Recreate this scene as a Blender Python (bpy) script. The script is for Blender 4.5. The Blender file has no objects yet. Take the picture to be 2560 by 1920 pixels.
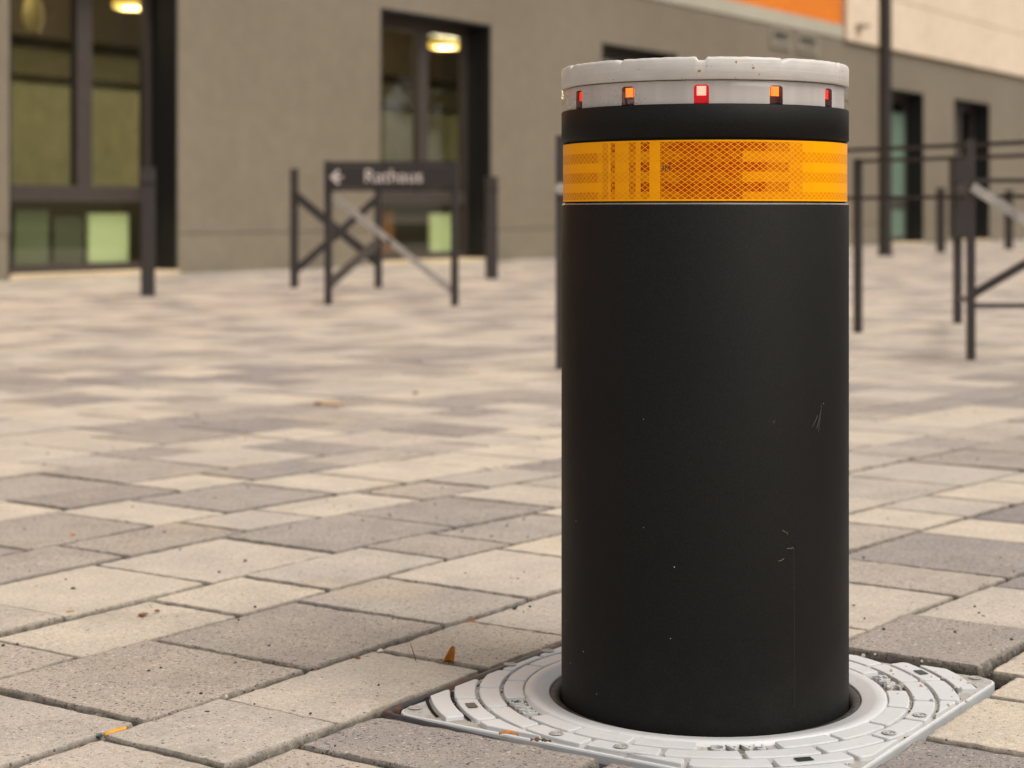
import bpy, bmesh, math, random
from mathutils import Vector, Matrix
rnd = random.Random(7)
SC = bpy.context.scene
COL = SC.collection
PI = math.pi

# ------------------------------------------------------------------ camera
F_PX, HOR, HC = 4450.0, 533.0, 0.4624      # focal length and horizon of the photograph (2560 px wide), eye height in metres
cd = bpy.data.cameras.new('camera'); cam = bpy.data.objects.new('camera', cd); COL.objects.link(cam)
cam.location = (0, 0, HC); cam.rotation_euler = (PI / 2, 0, 0)
cd.sensor_width = 36; cd.lens = 36 * F_PX / 2560; cd.shift_y = -(960 - HOR) / 2560
cd.clip_start = 0.05; cd.clip_end = 1500
cd.dof.use_dof = True; cd.dof.focus_distance = 1.61; cd.dof.aperture_fstop = 7.2
SC.camera = cam

# ------------------------------------------------------------------ sky, sun, exposure
SUN_EL, SUN_AZ = math.radians(57), math.radians(120)    # azimuth clockwise from +Y
w = bpy.data.worlds.new('World'); SC.world = w; w.use_nodes = True
nt = w.node_tree; nt.nodes.clear()
sky = nt.nodes.new('ShaderNodeTexSky'); sky.sky_type = 'NISHITA'; sky.sun_disc = False
sky.sun_elevation = SUN_EL; sky.sun_rotation = SUN_AZ; sky.dust_density = 3.0; sky.air_density = 1.0
hs = nt.nodes.new('ShaderNodeHueSaturation'); hs.inputs['Saturation'].default_value = 0.16
tint = nt.nodes.new('ShaderNodeMix'); tint.data_type = 'RGBA'; tint.blend_type = 'MULTIPLY'; tint.inputs[0].default_value = 1
tint.inputs[7].default_value = (1.0, 0.95, 0.88, 1)
bg = nt.nodes.new('ShaderNodeBackground'); bg.inputs['Strength'].default_value = 0.15
wo = nt.nodes.new('ShaderNodeOutputWorld')
nt.links.new(sky.outputs[0], hs.inputs['Color']); nt.links.new(hs.outputs[0], tint.inputs[6])
nt.links.new(tint.outputs[2], bg.inputs[0]); nt.links.new(bg.outputs[0], wo.inputs[0])
sd = bpy.data.lights.new('sun', 'SUN'); sun = bpy.data.objects.new('sun', sd); COL.objects.link(sun)
sd.energy = 1.1; sd.angle = math.radians(30); sd.color = (1.0, 0.95, 0.88)
dv = Vector((math.sin(SUN_AZ) * math.cos(SUN_EL), math.cos(SUN_AZ) * math.cos(SUN_EL), math.sin(SUN_EL)))
sun.rotation_euler = dv.to_track_quat('Z', 'Y').to_euler(); sun.location = (0, -5, 12)
vs = SC.view_settings
vs.view_transform = 'Standard'; vs.look = 'None'; vs.gamma = 1; vs.use_curve_mapping = False; vs.exposure = 0.42

# ------------------------------------------------------------------ helpers
def tag(o, label=None, cat=None, group=None, kind=None):
    if label: o['label'] = label
    if cat: o['category'] = cat
    if group: o['group'] = group
    if kind: o['kind'] = kind
    return o
def empty(name, loc=(0, 0, 0), rz=0, **k):
    o = bpy.data.objects.new(name, None); COL.objects.link(o); o.location = loc; o.rotation_euler = (0, 0, rz)
    o.empty_display_size = 0.1
    return tag(o, **k)
def link(name, me, mat=None, parent=None, loc=None, rz=None, smooth=False):
    if mat is not None and len(me.materials) == 0:
        for m in (mat if isinstance(mat, (list, tuple)) else [mat]): me.materials.append(m)
    if smooth:
        me.shade_smooth()
    o = bpy.data.objects.new(name, me); COL.objects.link(o)
    if parent: o.parent = parent
    if loc is not None: o.location = loc
    if rz is not None: o.rotation_euler = (0, 0, rz)
    return o
class MB:
    def __init__(s): s.v = []; s.f = []; s.sm = []
    def add(s, vs, fs, sm=False):
        b = len(s.v); s.v += [tuple(v) for v in vs]; s.f += [tuple(b + i for i in f) for f in fs]; s.sm += [sm] * len(fs); return s
    def box(s, x0, x1, y0, y1, z0, z1):
        return s.add([(x0, y0, z0), (x1, y0, z0), (x1, y1, z0), (x0, y1, z0), (x0, y0, z1), (x1, y0, z1), (x1, y1, z1), (x0, y1, z1)],
              [(0, 3, 2, 1), (4, 5, 6, 7), (0, 1, 5, 4), (1, 2, 6, 5), (2, 3, 7, 6), (3, 0, 4, 7)])
    def bar(s, a, b, wd, th=None, up=(0, 0, 1)):      # rectangular bar from a to b
        th = th or wd; a = Vector(a); b = Vector(b); d = (b - a).normalized(); u = Vector(up)
        if abs(d.dot(u)) > .98: u = Vector((0, 1, 0))
        sd_ = d.cross(u).normalized(); u = sd_.cross(d)
        vs = []
        for p in (a, b):
            for i, j in ((-1, -1), (1, -1), (1, 1), (-1, 1)): vs.append(p + sd_ * i * wd / 2 + u * j * th / 2)
        return s.add(vs, [(0, 1, 2, 3)[::-1], (4, 5, 6, 7), (0, 1, 5, 4), (1, 2, 6, 5), (2, 3, 7, 6), (3, 0, 4, 7)])
    def tube(s, pts, r, n=10, cap=True, closed=False):
        pts = [Vector(p) for p in pts]; rs = r if isinstance(r, (list, tuple)) else [r] * len(pts); vs = []; N = len(pts)
        pu = None
        for i, p in enumerate(pts):
            if closed: d = (pts[(i + 1) % N] - pts[i - 1]).normalized()
            else: d = (pts[min(i + 1, N - 1)] - pts[max(i - 1, 0)]).normalized()
            if pu is None: pu = Vector((0, 0, 1)) if abs(d.z) < .9 else Vector((1, 0, 0))
            u = (pu - d * pu.dot(d)).normalized(); pu = u; q = d.cross(u)
            for k in range(n):
                a = 2 * PI * k / n; vs.append(p + (u * math.cos(a) + q * math.sin(a)) * rs[i])
        fs = []
        for i in range(N if closed else N - 1):
            j = (i + 1) % N
            for k in range(n): fs.append((i * n + k, i * n + (k + 1) % n, j * n + (k + 1) % n, j * n + k))
        s.add(vs, fs, True)
        if cap and not closed: s.add([vs[k] for k in range(n)][::-1], [tuple(range(n))]); s.add([vs[(N - 1) * n + k] for k in range(n)], [tuple(range(n))])
        return s
    def lathe(s, prof, n=96, uv=False):               # prof: (r, z) from bottom to top on the outside
        vs = []
        for (r, z) in prof:
            for k in range(n): a = 2 * PI * k / n; vs.append((r * math.cos(a), r * math.sin(a), z))
        fs = []
        for i in range(len(prof) - 1):
            for k in range(n): fs.append((i * n + k, i * n + (k + 1) % n, (i + 1) * n + (k + 1) % n, (i + 1) * n + k))
        return s.add(vs, fs, True)
    def mesh(s, name):
        me = bpy.data.meshes.new(name); me.from_pydata(s.v, [], s.f); me.update()
        me.polygons.foreach_set('use_smooth', s.sm)
        return me
    def obj(s, name, mat, parent=None, loc=None, rz=None): return link(name, s.mesh(name), mat, parent, loc, rz)
def bevelled(me, off, seg=2, ang=30):
    bm = bmesh.new(); bm.from_mesh(me); bmesh.ops.remove_doubles(bm, verts=bm.verts, dist=1e-6)
    es = [e for e in bm.edges if len(e.link_faces) == 2 and e.calc_face_angle(0) > math.radians(ang)]
    bmesh.ops.bevel(bm, geom=es, offset=off, segments=seg, affect='EDGES', profile=.5, clamp_overlap=True)
    bm.to_mesh(me); bm.free(); return me
def hull_rock(r, sx=1, sy=1, sz=.6, seed=0, n=14):
    q = random.Random(seed); bm = bmesh.new()
    for i in range(n):
        v = Vector((q.gauss(0, 1), q.gauss(0, 1), q.gauss(0, 1))).normalized() * q.uniform(.8, 1)
        bm.verts.new((v.x * r * sx, v.y * r * sy, v.z * r * sz))
    res = bmesh.ops.convex_hull(bm, input=bm.verts)
    bmesh.ops.delete(bm, geom=[g for g in res['geom_interior'] if isinstance(g, bmesh.types.BMVert)], context='VERTS')
    me = bpy.data.meshes.new('rock'); bm.to_mesh(me); bm.free(); return me
def gp(px, py, z=0.0):                               # ground point seen at a pixel of the photograph (2560 x 1920)
    d = F_PX * (HC - z) / (py - HOR); return Vector(((px - 1280) * d / F_PX, d, z))
def zat(py, d): return HC + (HOR - py) * d / F_PX

# ------------------------------------------------------------------ materials
def M(name, base=(.5, .5, .5), rough=.6, metal=0, spec=.5):
    m = bpy.data.materials.new(name); m.use_nodes = True; b = m.node_tree.nodes['Principled BSDF']
    b.inputs['Base Color'].default_value = (*base, 1); b.inputs['Roughness'].default_value = rough
    b.inputs['Metallic'].default_value = metal; b.inputs['Specular IOR Level'].default_value = spec
    return m
class NT:
    def __init__(s, m): s.m = m; s.t = m.node_tree; s.b = s.t.nodes['Principled BSDF']; s.tc = s.t.nodes.new('ShaderNodeTexCoord')
    def n(s, typ, **k):
        x = s.t.nodes.new(typ)
        for a, v in k.items(): setattr(x, a, v)
        return x
    def l(s, a, b): s.t.links.new(a, b)
    def val(s, sock, v):
        if hasattr(v, 'links') or isinstance(v, bpy.types.NodeSocket): s.l(v, sock)
        else: sock.default_value = v
    def math(s, op, a, b=None, c=None, clamp=False):
        x = s.n('ShaderNodeMath', operation=op); x.use_clamp = clamp; s.val(x.inputs[0], a)
        if b is not None: s.val(x.inputs[1], b)
        if c is not None: s.val(x.inputs[2], c)
        return x.outputs[0]
    def map(s, vec=None, scale=(1, 1, 1), loc=(0, 0, 0)):
        x = s.n('ShaderNodeMapping'); s.l(vec or s.tc.outputs['Object'], x.inputs[0]); x.inputs['Scale'].default_value = scale; x.inputs['Location'].default_value = loc
        return x.outputs[0]
    def noise(s, scale, detail=4, rough=.6, vec=None, out=0):
        x = s.n('ShaderNodeTexNoise'); x.inputs['Scale'].default_value = scale; x.inputs['Detail'].default_value = detail; x.inputs['Roughness'].default_value = rough
        s.l(vec or s.tc.outputs['Object'], x.inputs['Vector']); return x.outputs[out]
    def vor(s, scale, vec=None, out='Distance', feat='F1', rand=1):
        x = s.n('ShaderNodeTexVoronoi', feature=feat); x.inputs['Scale'].default_value = scale; x.inputs['Randomness'].default_value = rand
        s.l(vec or s.tc.outputs['Object'], x.inputs['Vector']); return x.outputs[out]
    def ramp(s, fac, stops, interp='LINEAR'):
        x = s.n('ShaderNodeValToRGB'); x.color_ramp.interpolation = interp; el = x.color_ramp.elements
        while len(el) < len(stops): el.new(.5)
        for e, (p, c) in zip(el, stops): e.position = p; e.color = (*c, 1) if isinstance(c, (tuple, list)) else (c, c, c, 1)
        s.l(fac, x.inputs[0]); return x.outputs[0]
    def mix(s, fac, a, b, bt='MIX'):
        x = s.n('ShaderNodeMix', data_type='RGBA', blend_type=bt); s.val(x.inputs[0], fac)
        for i, v in ((6, a), (7, b)):
            if isinstance(v, (tuple, list)): x.inputs[i].default_value = (*v, 1)
            else: s.l(v, x.inputs[i])
        return x.outputs[2]
    def color(s, c): s.l(c, s.b.inputs['Base Color'])
    def rough(s, c): s.l(c, s.b.inputs['Roughness'])
    def bump(s, h, strength=.3, dist=.001, prev=None):
        x = s.n('ShaderNodeBump'); x.inputs['Strength'].default_value = strength; x.inputs['Distance'].default_value = dist
        s.l(h, x.inputs['Height'])
        if prev: s.l(prev, x.inputs['Normal'])
        s.l(x.outputs[0], s.b.inputs['Normal']); return x.outputs[0]

# paving concrete: tone attribute 0 light beige .. 1 dark grey, given per paver
def mk_paver():
    m = M('paver_concrete', rough=.8, spec=.35); t = NT(m)
    at = t.n('ShaderNodeAttribute', attribute_name='tone'); tone = at.outputs['Fac']
    at2 = t.n('ShaderNodeAttribute', attribute_name='vary'); vr = at2.outputs['Fac']
    geo = t.n('ShaderNodeNewGeometry'); P = geo.outputs['Position']
    base = t.ramp(tone, [(0, (.53, .472, .402)), (.5, (.415, .369, .325)), (1, (.302, .269, .251))])
    base = t.mix(1, base, t.ramp(vr, [(0, (.90, .90, .92)), (1, (1.08, 1.05, 1.0))]), 'MULTIPLY')
    cloud = t.noise(9, 5, .6, P)
    base = t.mix(1, base, t.ramp(cloud, [(.3, (.86, .86, .87)), (.7, (1.1, 1.09, 1.06))]), 'MULTIPLY')
    fine = t.noise(700, 3, .7, P)
    base = t.mix(1, base, t.ramp(fine, [(.3, .66), (.5, 1.0), (.72, 1.32)]), 'MULTIPLY')
    fine2 = t.noise(190, 3, .65, P)
    base = t.mix(1, base, t.ramp(fine2, [(.3, .82), (.7, 1.17)]), 'MULTIPLY')
    # dark basalt chips, more of them in dark pavers
    Pd = t.n('ShaderNodeVectorMath', operation='ADD'); t.l(P, Pd.inputs[0])
    dn = t.n('ShaderNodeVectorMath', operation='SCALE'); t.l(t.noise(120, 2, .5, P, 1), dn.inputs[0]); dn.inputs['Scale'].default_value = .006; t.l(dn.outputs[0], Pd.inputs[1])
    for sc, lo, hi, th in ((230, .012, .25, .33), (420, .03, .30, .36)):
        v = t.n('ShaderNodeTexVoronoi'); v.inputs['Scale'].default_value = sc; t.l(Pd.outputs[0], v.inputs['Vector'])
        sel = t.n('ShaderNodeSeparateColor'); t.l(v.outputs['Color'], sel.inputs[0])
        thr = t.math('MULTIPLY_ADD', tone, hi - lo, lo)
        pick = t.math('LESS_THAN', sel.outputs[0], thr)
        rad = t.math('MULTIPLY_ADD', sel.outputs[1], .25, th - .12)
        inside = t.math('LESS_THAN', v.outputs['Distance'], rad)
        base = t.mix(t.math('MULTIPLY', t.math('MULTIPLY', pick, inside), .78), base, (.045, .045, .052))
        pick2 = t.math('GREATER_THAN', sel.outputs[0], .94)
        base = t.mix(t.math('MULTIPLY', t.math('MULTIPLY', pick2, inside), .6), base, (.68, .60, .46))
    st = t.noise(3.1, 3, .5, P)                       # rusty-beige water stains
    base = t.mix(t.math('MULTIPLY', t.ramp(st, [(.6, 0), (.72, 1)]), .3), base, (.52, .40, .24))
    edge = t.n('ShaderNodeAttribute', attribute_name='edge').outputs['Fac']      # dirt on the arrises
    ed = t.math('MULTIPLY', edge, t.math('MULTIPLY_ADD', t.noise(90, 3, .6, P), 1.3, .12, True))
    base = t.mix(ed, base, (.055, .047, .034))
    dst = t.noise(5.5, 5, .65, P)
    base = t.mix(t.ramp(dst, [(.58, 0), (.70, .28)]), base, (.16, .13, .09))
    t.color(base)
    b1 = t.bump(fine, .35, .0012); t.bump(fine2, .25, .002, b1)
    return m
M_PAVER = mk_paver()
def mk_sand():
    m = M('joint_sand', rough=.95, spec=.2); t = NT(m); P = t.n('ShaderNodeNewGeometry').outputs['Position']
    c = t.ramp(t.noise(300, 4, .7, P), [(.40, (.006, .005, .004)), (.66, (.022, .018, .013)), (.80, (.13, .105, .075))])
    c = t.mix(t.ramp(t.noise(12, 3, .5, P), [(.5, 0), (.65, .5)]), c, (.035, .05, .014)); t.color(c)
    t.bump(t.noise(400, 3, .7, P), .8, .003); return m
M_SAND = mk_sand()
def mk_render_wall(name, c0, c1, sc=60):
    m = M(name, c0, .9, spec=.25); t = NT(m)
    c = t.mix(t.ramp(t.noise(.55, 5, .6), [(.35, 0), (.65, 1)]), c0, c1)
    c = t.mix(1, c, t.ramp(t.noise(7, 4, .6), [(.3, .93), (.7, 1.07)]), 'MULTIPLY')
    c = t.mix(1, c, t.ramp(t.noise(sc * 3, 3, .7), [(.3, .86), (.7, 1.12)]), 'MULTIPLY'); t.color(c)
    t.bump(t.noise(sc * 3, 3, .7), .5, .004); return m
M_WALL = mk_render_wall('grey_brown_render', (.204, .170, .125), (.234, .198, .149))
M_PLINTH = mk_render_wall('plinth_render', (.21, .18, .130), (.235, .20, .148))
M_CREAM = mk_render_wall('cream_panel', (.74, .60, .455), (.78, .64, .49), 20)
M_STRIP = mk_render_wall('pale_band', (.43, .40, .32), (.47, .435, .35), 20)
M_ORANGE = mk_render_wall('orange_panel', (.74, .205, .022), (.77, .22, .024), 20)
def mk_steel(name, base, rough=.45, metal=.0):
    m = M(name, base, rough, metal); t = NT(m)
    c = t.mix(1, base, t.ramp(t.noise(25, 4, .6), [(.3, .8), (.7, 1.2)]), 'MULTIPLY'); t.color(c)
    t.rough(t.ramp(t.noise(60, 3), [(.3, rough - .08), (.7, rough + .1)])); return m
M_POST = mk_steel('dark_brown_coated_steel', (.030, .023, .021), .5)
M_FRAME = mk_steel('window_frame_brown', (.055, .042, .036), .5)
M_JAMB = mk_steel('black_jamb_metal', (.005, .0045, .004), .6)
M_BRACE = mk_steel('light_grey_brace', (.36, .33, .30), .4)
M_DARK = M('dark_void', (.008, .008, .008), .9)
M_PIT = M('pit_dark', (.02, .018, .016), .9)
def mk_glass(name, tintc, refl=1.0):
    m = bpy.data.materials.new(name); m.use_nodes = True; t = m.node_tree; t.nodes.clear()
    fr = t.nodes.new('ShaderNodeFresnel'); fr.inputs[0].default_value = 1.5
    tr = t.nodes.new('ShaderNodeBsdfTransparent'); tr.inputs[0].default_value = (*tintc, 1)
    gl = t.nodes.new('ShaderNodeBsdfGlossy'); gl.inputs['Roughness'].default_value = .02 if refl > 1.5 else .14
    mx = t.nodes.new('ShaderNodeMixShader'); o = t.nodes.new('ShaderNodeOutputMaterial')
    mu = t.nodes.new('ShaderNodeMath'); mu.operation = 'MULTIPLY'; mu.inputs[1].default_value = refl; mu.use_clamp = True
    ge = t.nodes.new('ShaderNodeNewGeometry'); iv = t.nodes.new('ShaderNodeMath'); iv.operation = 'SUBTRACT'; iv.inputs[0].default_value = 1; t.links.new(ge.outputs['Backfacing'], iv.inputs[1])
    m2 = t.nodes.new('ShaderNodeMath'); m2.operation = 'MULTIPLY'; t.links.new(fr.outputs[0], m2.inputs[0]); t.links.new(iv.outputs[0], m2.inputs[1]); t.links.new(m2.outputs[0], mu.inputs[0]); t.links.new(mu.outputs[0], mx.inputs[0]); t.links.new(tr.outputs[0], mx.inputs[1]); t.links.new(gl.outputs[0], mx.inputs[2]); t.links.new(mx.outputs[0], o.inputs[0])
    return m
M_GLASS = mk_glass('window_glass', (.93, .965, .90), 2.2)
def emis(name, col, st, base=(.02, .02, .02)):
    m = M(name, base); b = m.node_tree.nodes['Principled BSDF']; b.inputs['Emission Color'].default_value = (*col, 1); b.inputs['Emission Strength'].default_value = st; return m
M_LAMP = emis('lit_lamp_shade', (1, .58, .11), .95, (.1, .07, .02))

# ================================================================== PAVEMENT
BX, BY = 0.18524, 1.71734                            # bollard axis
AU = math.radians(56); EU = Vector((math.cos(AU), math.sin(AU))); EV = Vector((-math.sin(AU), math.cos(AU)))
def warp(u, v):                                      # the courses bend slightly beyond the bollard
    k = u - .42; s_ = .5 * (k + math.sqrt(k * k + .02))
    return u, v - .125 * s_
def UV(u, v):
    u, v = warp(u, v); p = EU * u + EV * v; return Vector((BX + p.x, BY + p.y))
def XYuv(x, y):
    dx, dy = x - BX, y - BY; return dx * EU.x + dy * EU.y, dx * EV.x + dy * EV.y
# ground far beyond, and the joint bed under the pavers
g = MB(); g.add([(-400, -400, -.06), (400, -400, -.06), (400, 400, -.06), (-400, 400, -.06)], [(0, 1, 2, 3)])
M_GROUND = mk_render_wall('far_paving', (.34, .30, .24), (.38, .335, .27), 3)
tag(g.obj('ground', M_GROUND), kind='structure')
pit = .236
bed = MB()                                           # bed sheet with a square opening under the bollard cover
O = [UV(a, b) for a, b in ((-60, -60), (60, -60), (60, 60), (-60, 60))]; O = [Vector((-45, -8)), Vector((60, -8)), Vector((60, 75)), Vector((-45, 75))]
I = [Vector((BX, BY)) + EU * a + EV * b for a, b in ((-pit, pit), (-pit, -pit), (pit, -pit), (pit, pit))]
bed.add([(p.x, p.y, -.0125) for p in O + I], [(0, 1, 5, 4), (1, 2, 6, 5), (2, 3, 7, 6), (3, 0, 4, 7)])
pave = bed.obj('pavement', M_SAND); tag(pave, kind='structure')

L_, M_, D_ = .05, .5, .95
# courses by v range; explicit pavers near the camera: start u, then (end u, tone)
courses = {
 -2: ((-.575, -.420), -.9, []),
 -1: ((-.420, -.195), -.43, [(-.2, D_), (-.033, D_), (.13, .10), (.36, .12), (.585, .3), (.74, D_)]),
  0: ((-.195, -.032), -.62, [(-.46, M_), (-.30, L_), (-.075, D_), (.20, M_), (.415, .85), (.637, L_), (.80, D_), (1.03, L_)]),
  1: ((-.032, .216), -.82, [(-.58, L_), (-.35, .62), (.10, .9), (.33, .1), (.5615, .08), (.70, .6), (.935, .85), (1.1, L_), (1.33, D_)]),
  2: ((.216, .371), -.76, [(-.60, L_), (-.432, .2), (-.279, .1), (-.046, .12), (.121, .45), (.34, .1), (.50, L_), (.73, L_), (.96, .6), (1.11, L_)]),
  3: ((.371, .600), -.84, [(-.61, D_), (-.378, .15), (-.148, .75), (.088, .72), (.258, .4), (.495, .08), (.72, L_), (.95, .8), (1.18, L_)]),
  4: ((.600, .752), -.70, [(-.46, L_), (-.242, .55), (-.001, .1), (.161, .08), (.397, .12), (.54, .7), (.77, .6), (.92, L_)]),
  5: ((.752, .966), -.58, [(-.35, L_), (-.125, .2), (.108, .1), (.348, L_), (.60, .7), (.83, .75), (1.0, L_), (1.2, .3)]),
  6: ((.966, 1.110), -.3, [(-.05, M_), (.175, .55), (.405, .85), (.555, L_), (.78, 0), (.94, .7), (1.15, .2)]),
  7: ((1.110, 1.331), -.3, [(-.10, M_), (.13, .7), (.36, .8), (.51, L_), (.74, .7), (.90, L_), (1.12, L_)]),
  8: ((1.331, 1.470), -.1, [(.16, L_), (.389, L_), (.62, .95), (.78, L_), (1.0, .8)]),
}
vtop = 1.470; vbot = -.575; i = 9; widths = (.225, .150)
allc = [(k, c[0], c[1], c[2]) for k, c in courses.items()]
while vtop < 46: wv = widths[i % 2 == 0]; allc.append((i, (vtop, vtop + wv), None, [])); vtop += wv; i += 1
i = -3
while vbot > -34: wv = widths[i % 2 == 0]; allc.append((i, (vbot - wv, vbot), None, [])); vbot -= wv; i -= 1
tiles = []
for idx, (v0, v1), us, ex in allc:
    row = []; vm = (v0 + v1) / 2; q = random.Random(idx * 31 + 5)
    def tone():
        r = q.random(); return q.uniform(0, .2) if r < .52 else (q.uniform(.35, .6) if r < .70 else q.uniform(.65, 1))
    u = us if us is not None else -.3 + q.random() * .2
    u_first = u
    for (ue, tn) in ex: row.append((u, ue, tn)); u = ue
    # extend to +u and -u only where it can be seen
    while u < 60: 
        ln = q.choice((.155, .23, .23)); row.append((u, u + ln, tone())); u += ln
    u = u_first
    while u > -60:
        ln = q.choice((.155, .23, .23)); row.append((u - ln, u, tone())); u -= ln
    for (a, b, tn) in row:
        c = UV((a + b) / 2, vm)
        x, y = c.x, c.y
        near = math.hypot(x, y) < 3.2 and y > -1.2
        # the plaza reaches the facade line; margin beyond the picture edges
        wallside = (x) * .8361 + (y - 17.587) * -.5486
        if wallside < .02: continue
        infr = y > .9 and abs(x) < .2877 * y + .9 + .12 * y
        if (infr and y < 36) or near: tiles.append((y, a, b, v0, v1, tn, idx, wallside))
# cut pavers round the cover and build
CUT = .2275; OX, OY = -.006, -.006              # the cover sits a little off the bollard axis
def rect_minus(a, b, v0, v1):
    """pieces of a paver left outside the square cover opening"""
    ua, ub, va, vb = OX - CUT, OX + CUT, OY - CUT + .008, OY + CUT
    if a >= ub or b <= ua or v0 >= vb or v1 <= va: return [(a, b, v0, v1)]
    if vb - v0 < .02: return [(a, b, vb, v1)]
    if ub - a < .02: return [(ub, b, v0, v1)]
    out = []
    if a < ua: out.append((a, ua, v0, v1))
    if b > ub: out.append((ub, b, v0, v1))
    aa, bb = max(a, ua), min(b, ub)
    if v1 > vb: out.append((aa, bb, vb, v1))
    if v0 < va: out.append((aa, bb, v0, va))
    return [o for o in out if o[1] - o[0] > .02 and o[3] - o[2] > .02]
def attr(me, name, vals, dom='POINT'):
    at = me.attributes.new(name, 'FLOAT', dom); at.data.foreach_set('value', vals)
def zoff(u, v):
    z = 0
    if v < -.19 and -.5 < u < .6: z = .0028
    elif u > .2 and -.25 < v < .0 and u < .5: z = .006
    elif u < -.22: z = 0.0012
    return z
def paver_mesh(a, b, v0, v1, tn, seed, fine):
    q = random.Random(seed); g_ = .0025 if fine else .0028
    ja = g_ * q.uniform(.6, 1.7); jb = g_ * q.uniform(.6, 1.7); jc = g_ * q.uniform(.6, 2.3); jd = g_ * q.uniform(.6, 2.3)
    a, b, v0, v1 = a + ja, b - jb, v0 + jc, v1 - jd
    zc = zoff((a + b) / 2, (v0 + v1) / 2) + q.gauss(0, .0007)
    tx, ty = q.gauss(0, .0035), q.gauss(0, .0035)
    bw = .0024 if fine else .003
    def ring(inset, n_u, n_v, jit):
        A, B, C, D = a + inset, b - inset, v0 + inset, v1 - inset; pts = []
        cr = .0035 - inset * .5
        def side(p, q_, n, first):
            for k in range(n):
                f = (k + .0) / n; pts.append((p[0] + (q_[0] - p[0]) * f, p[1] + (q_[1] - p[1]) * f))
        cr = max(.0015, cr)
        c = [((A + cr, C), (B - cr, C)), ((B, C + cr), (B, D - cr)), ((B - cr, D), (A + cr, D)), ((A, D - cr), (A, C + cr))]
        for k, (p, q_) in enumerate(c):
            n = (n_u if k % 2 == 0 else n_v)
            for s_ in range(n + 1):
                f = s_ / n; pts.append((p[0] + (q_[0] - p[0]) * f, p[1] + (q_[1] - p[1]) * f))
        return pts
    nu = max(2, int((b - a) / .010)) if fine else 1; nv = max(2, int((v1 - v0) / .010)) if fine else 1
    P0 = ring(0, nu, nv, 0); n = len(P0)
    jit = [q.gauss(0, .0006) if fine else 0 for _ in range(n)]
    chip = [0] * n
    if fine:
        for _ in range(q.choice((1, 2, 3))):
            k = q.randrange(n); s_ = q.uniform(.0015, .004)
            for dk in (-1, 0, 1): chip[(k + dk) % n] += s_ * (1 if dk == 0 else .5)
    cx, cy = (a + b) / 2, (v0 + v1) / 2
    vs = []; ed = []
    for lvl, (ins, z, e) in enumerate(((0, -.05, 1), (.0, -.0075, 1), (.001, -.0032, .8), (bw, -.0003, .35), (bw + .003, 0, 0))):
        R = ring(ins, nu, nv, 0)
        for k, (x, y) in enumerate(R):
            dx, dy = cx - x, cy - y; L = math.hypot(dx, dy)
            s_ = jit[k] + (chip[k] if lvl in (2, 3) else 0) + (chip[k] * .6 if lvl == 4 else 0)
            x += dx / L * s_; y += dy / L * s_
            p = UV(x, y); zz = z + zc + (x - cx) * tx + (y - cy) * ty + (q.gauss(0, .00025) if fine and lvl in (2, 3) else 0)
            vs.append((p.x, p.y, zz)); ed.append(e)
    fs = []; NL = 5
    for l in range(NL - 1):
        for k in range(n): fs.append((l * n + k, l * n + (k + 1) % n, (l + 1) * n + (k + 1) % n, (l + 1) * n + k))
    fs.append(tuple((NL - 1) * n + k for k in range(n)))
    return vs, fs, ed
def plain_box(a, b, v0, v1, seed):
    q = random.Random(seed); g_ = .0030
    a, b, v0, v1 = a + g_, b - g_, v0 + g_, v1 - g_; z = q.gauss(0, .0008)
    pts = [UV(a, v0), UV(b, v0), UV(b, v1), UV(a, v1)]; ins = .003
    pi = [UV(a + ins, v0 + ins), UV(b - ins, v0 + ins), UV(b - ins, v1 - ins), UV(a + ins, v1 - ins)]
    vs = [(p.x, p.y, z - .02) for p in pts] + [(p.x, p.y, z - .003) for p in pts] + [(p.x, p.y, z) for p in pi]
    fs = []
    for l in (0, 4):
        for k in range(4): fs.append((l + k, l + (k + 1) % 4, l + 4 + (k + 1) % 4, l + 4 + k))
    fs.append((8, 9, 10, 11)); return vs, fs, [1] * 4 + [.8] * 4 + [0] * 4
def in_view(c, y): return y > 1.25 and abs(c.x) < .2877 * y + .14
ordered = sorted(tiles, key=lambda t: t[0])
cnt = 0; stv = []; stf = []; stt = []; sty = []; ste = []
for t_ in ordered:
    y, a, b, v0, v1, tn, idx, wl = t_
    for pi_, (aa, bb, c0, c1) in enumerate(rect_minus(a, b, v0, v1)):
        c = UV((aa + bb) / 2, (c0 + c1) / 2); seed = hash((round(aa * 1000), round(c0 * 1000))) & 0xffffff
        q = random.Random(seed); vr = q.random(); tn2 = min(1, max(0, tn + q.gauss(0, .04)))
        if cnt < 300 and in_view(c, c.y):
            fine = c.y < 3.4
            vs_, fs, ed = paver_mesh(aa, bb, c0, c1, tn2, seed, fine) if fine else plain_box(aa, bb, c0, c1, seed)
            ox, oy = c.x, c.y
            me = bpy.data.meshes.new('paver'); me.from_pydata([(x - ox, yy - oy, z) for x, yy, z in vs_], [], fs); me.update()
            attr(me, 'tone', [tn2] * len(vs_)); attr(me, 'vary', [vr] * len(vs_)); attr(me, 'edge', ed)
            o = link('paver', me, M_PAVER, pave, (ox, oy, 0)); cnt += 1
        else:
            vs_, fs, ed = plain_box(aa, bb, c0, c1, seed); base_ = len(stv)
            stv += vs_; stf += [tuple(base_ + k for k in f) for f in fs]; stt += [tn2] * len(vs_); sty += [vr] * len(vs_); ste += ed
me = bpy.data.meshes.new('far_pavers'); me.from_pydata(stv, [], stf); me.update()
attr(me, 'tone', stt); attr(me, 'vary', sty); attr(me, 'edge', ste)
tag(link('far_pavers', me, M_PAVER, pave), kind='stuff')

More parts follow.
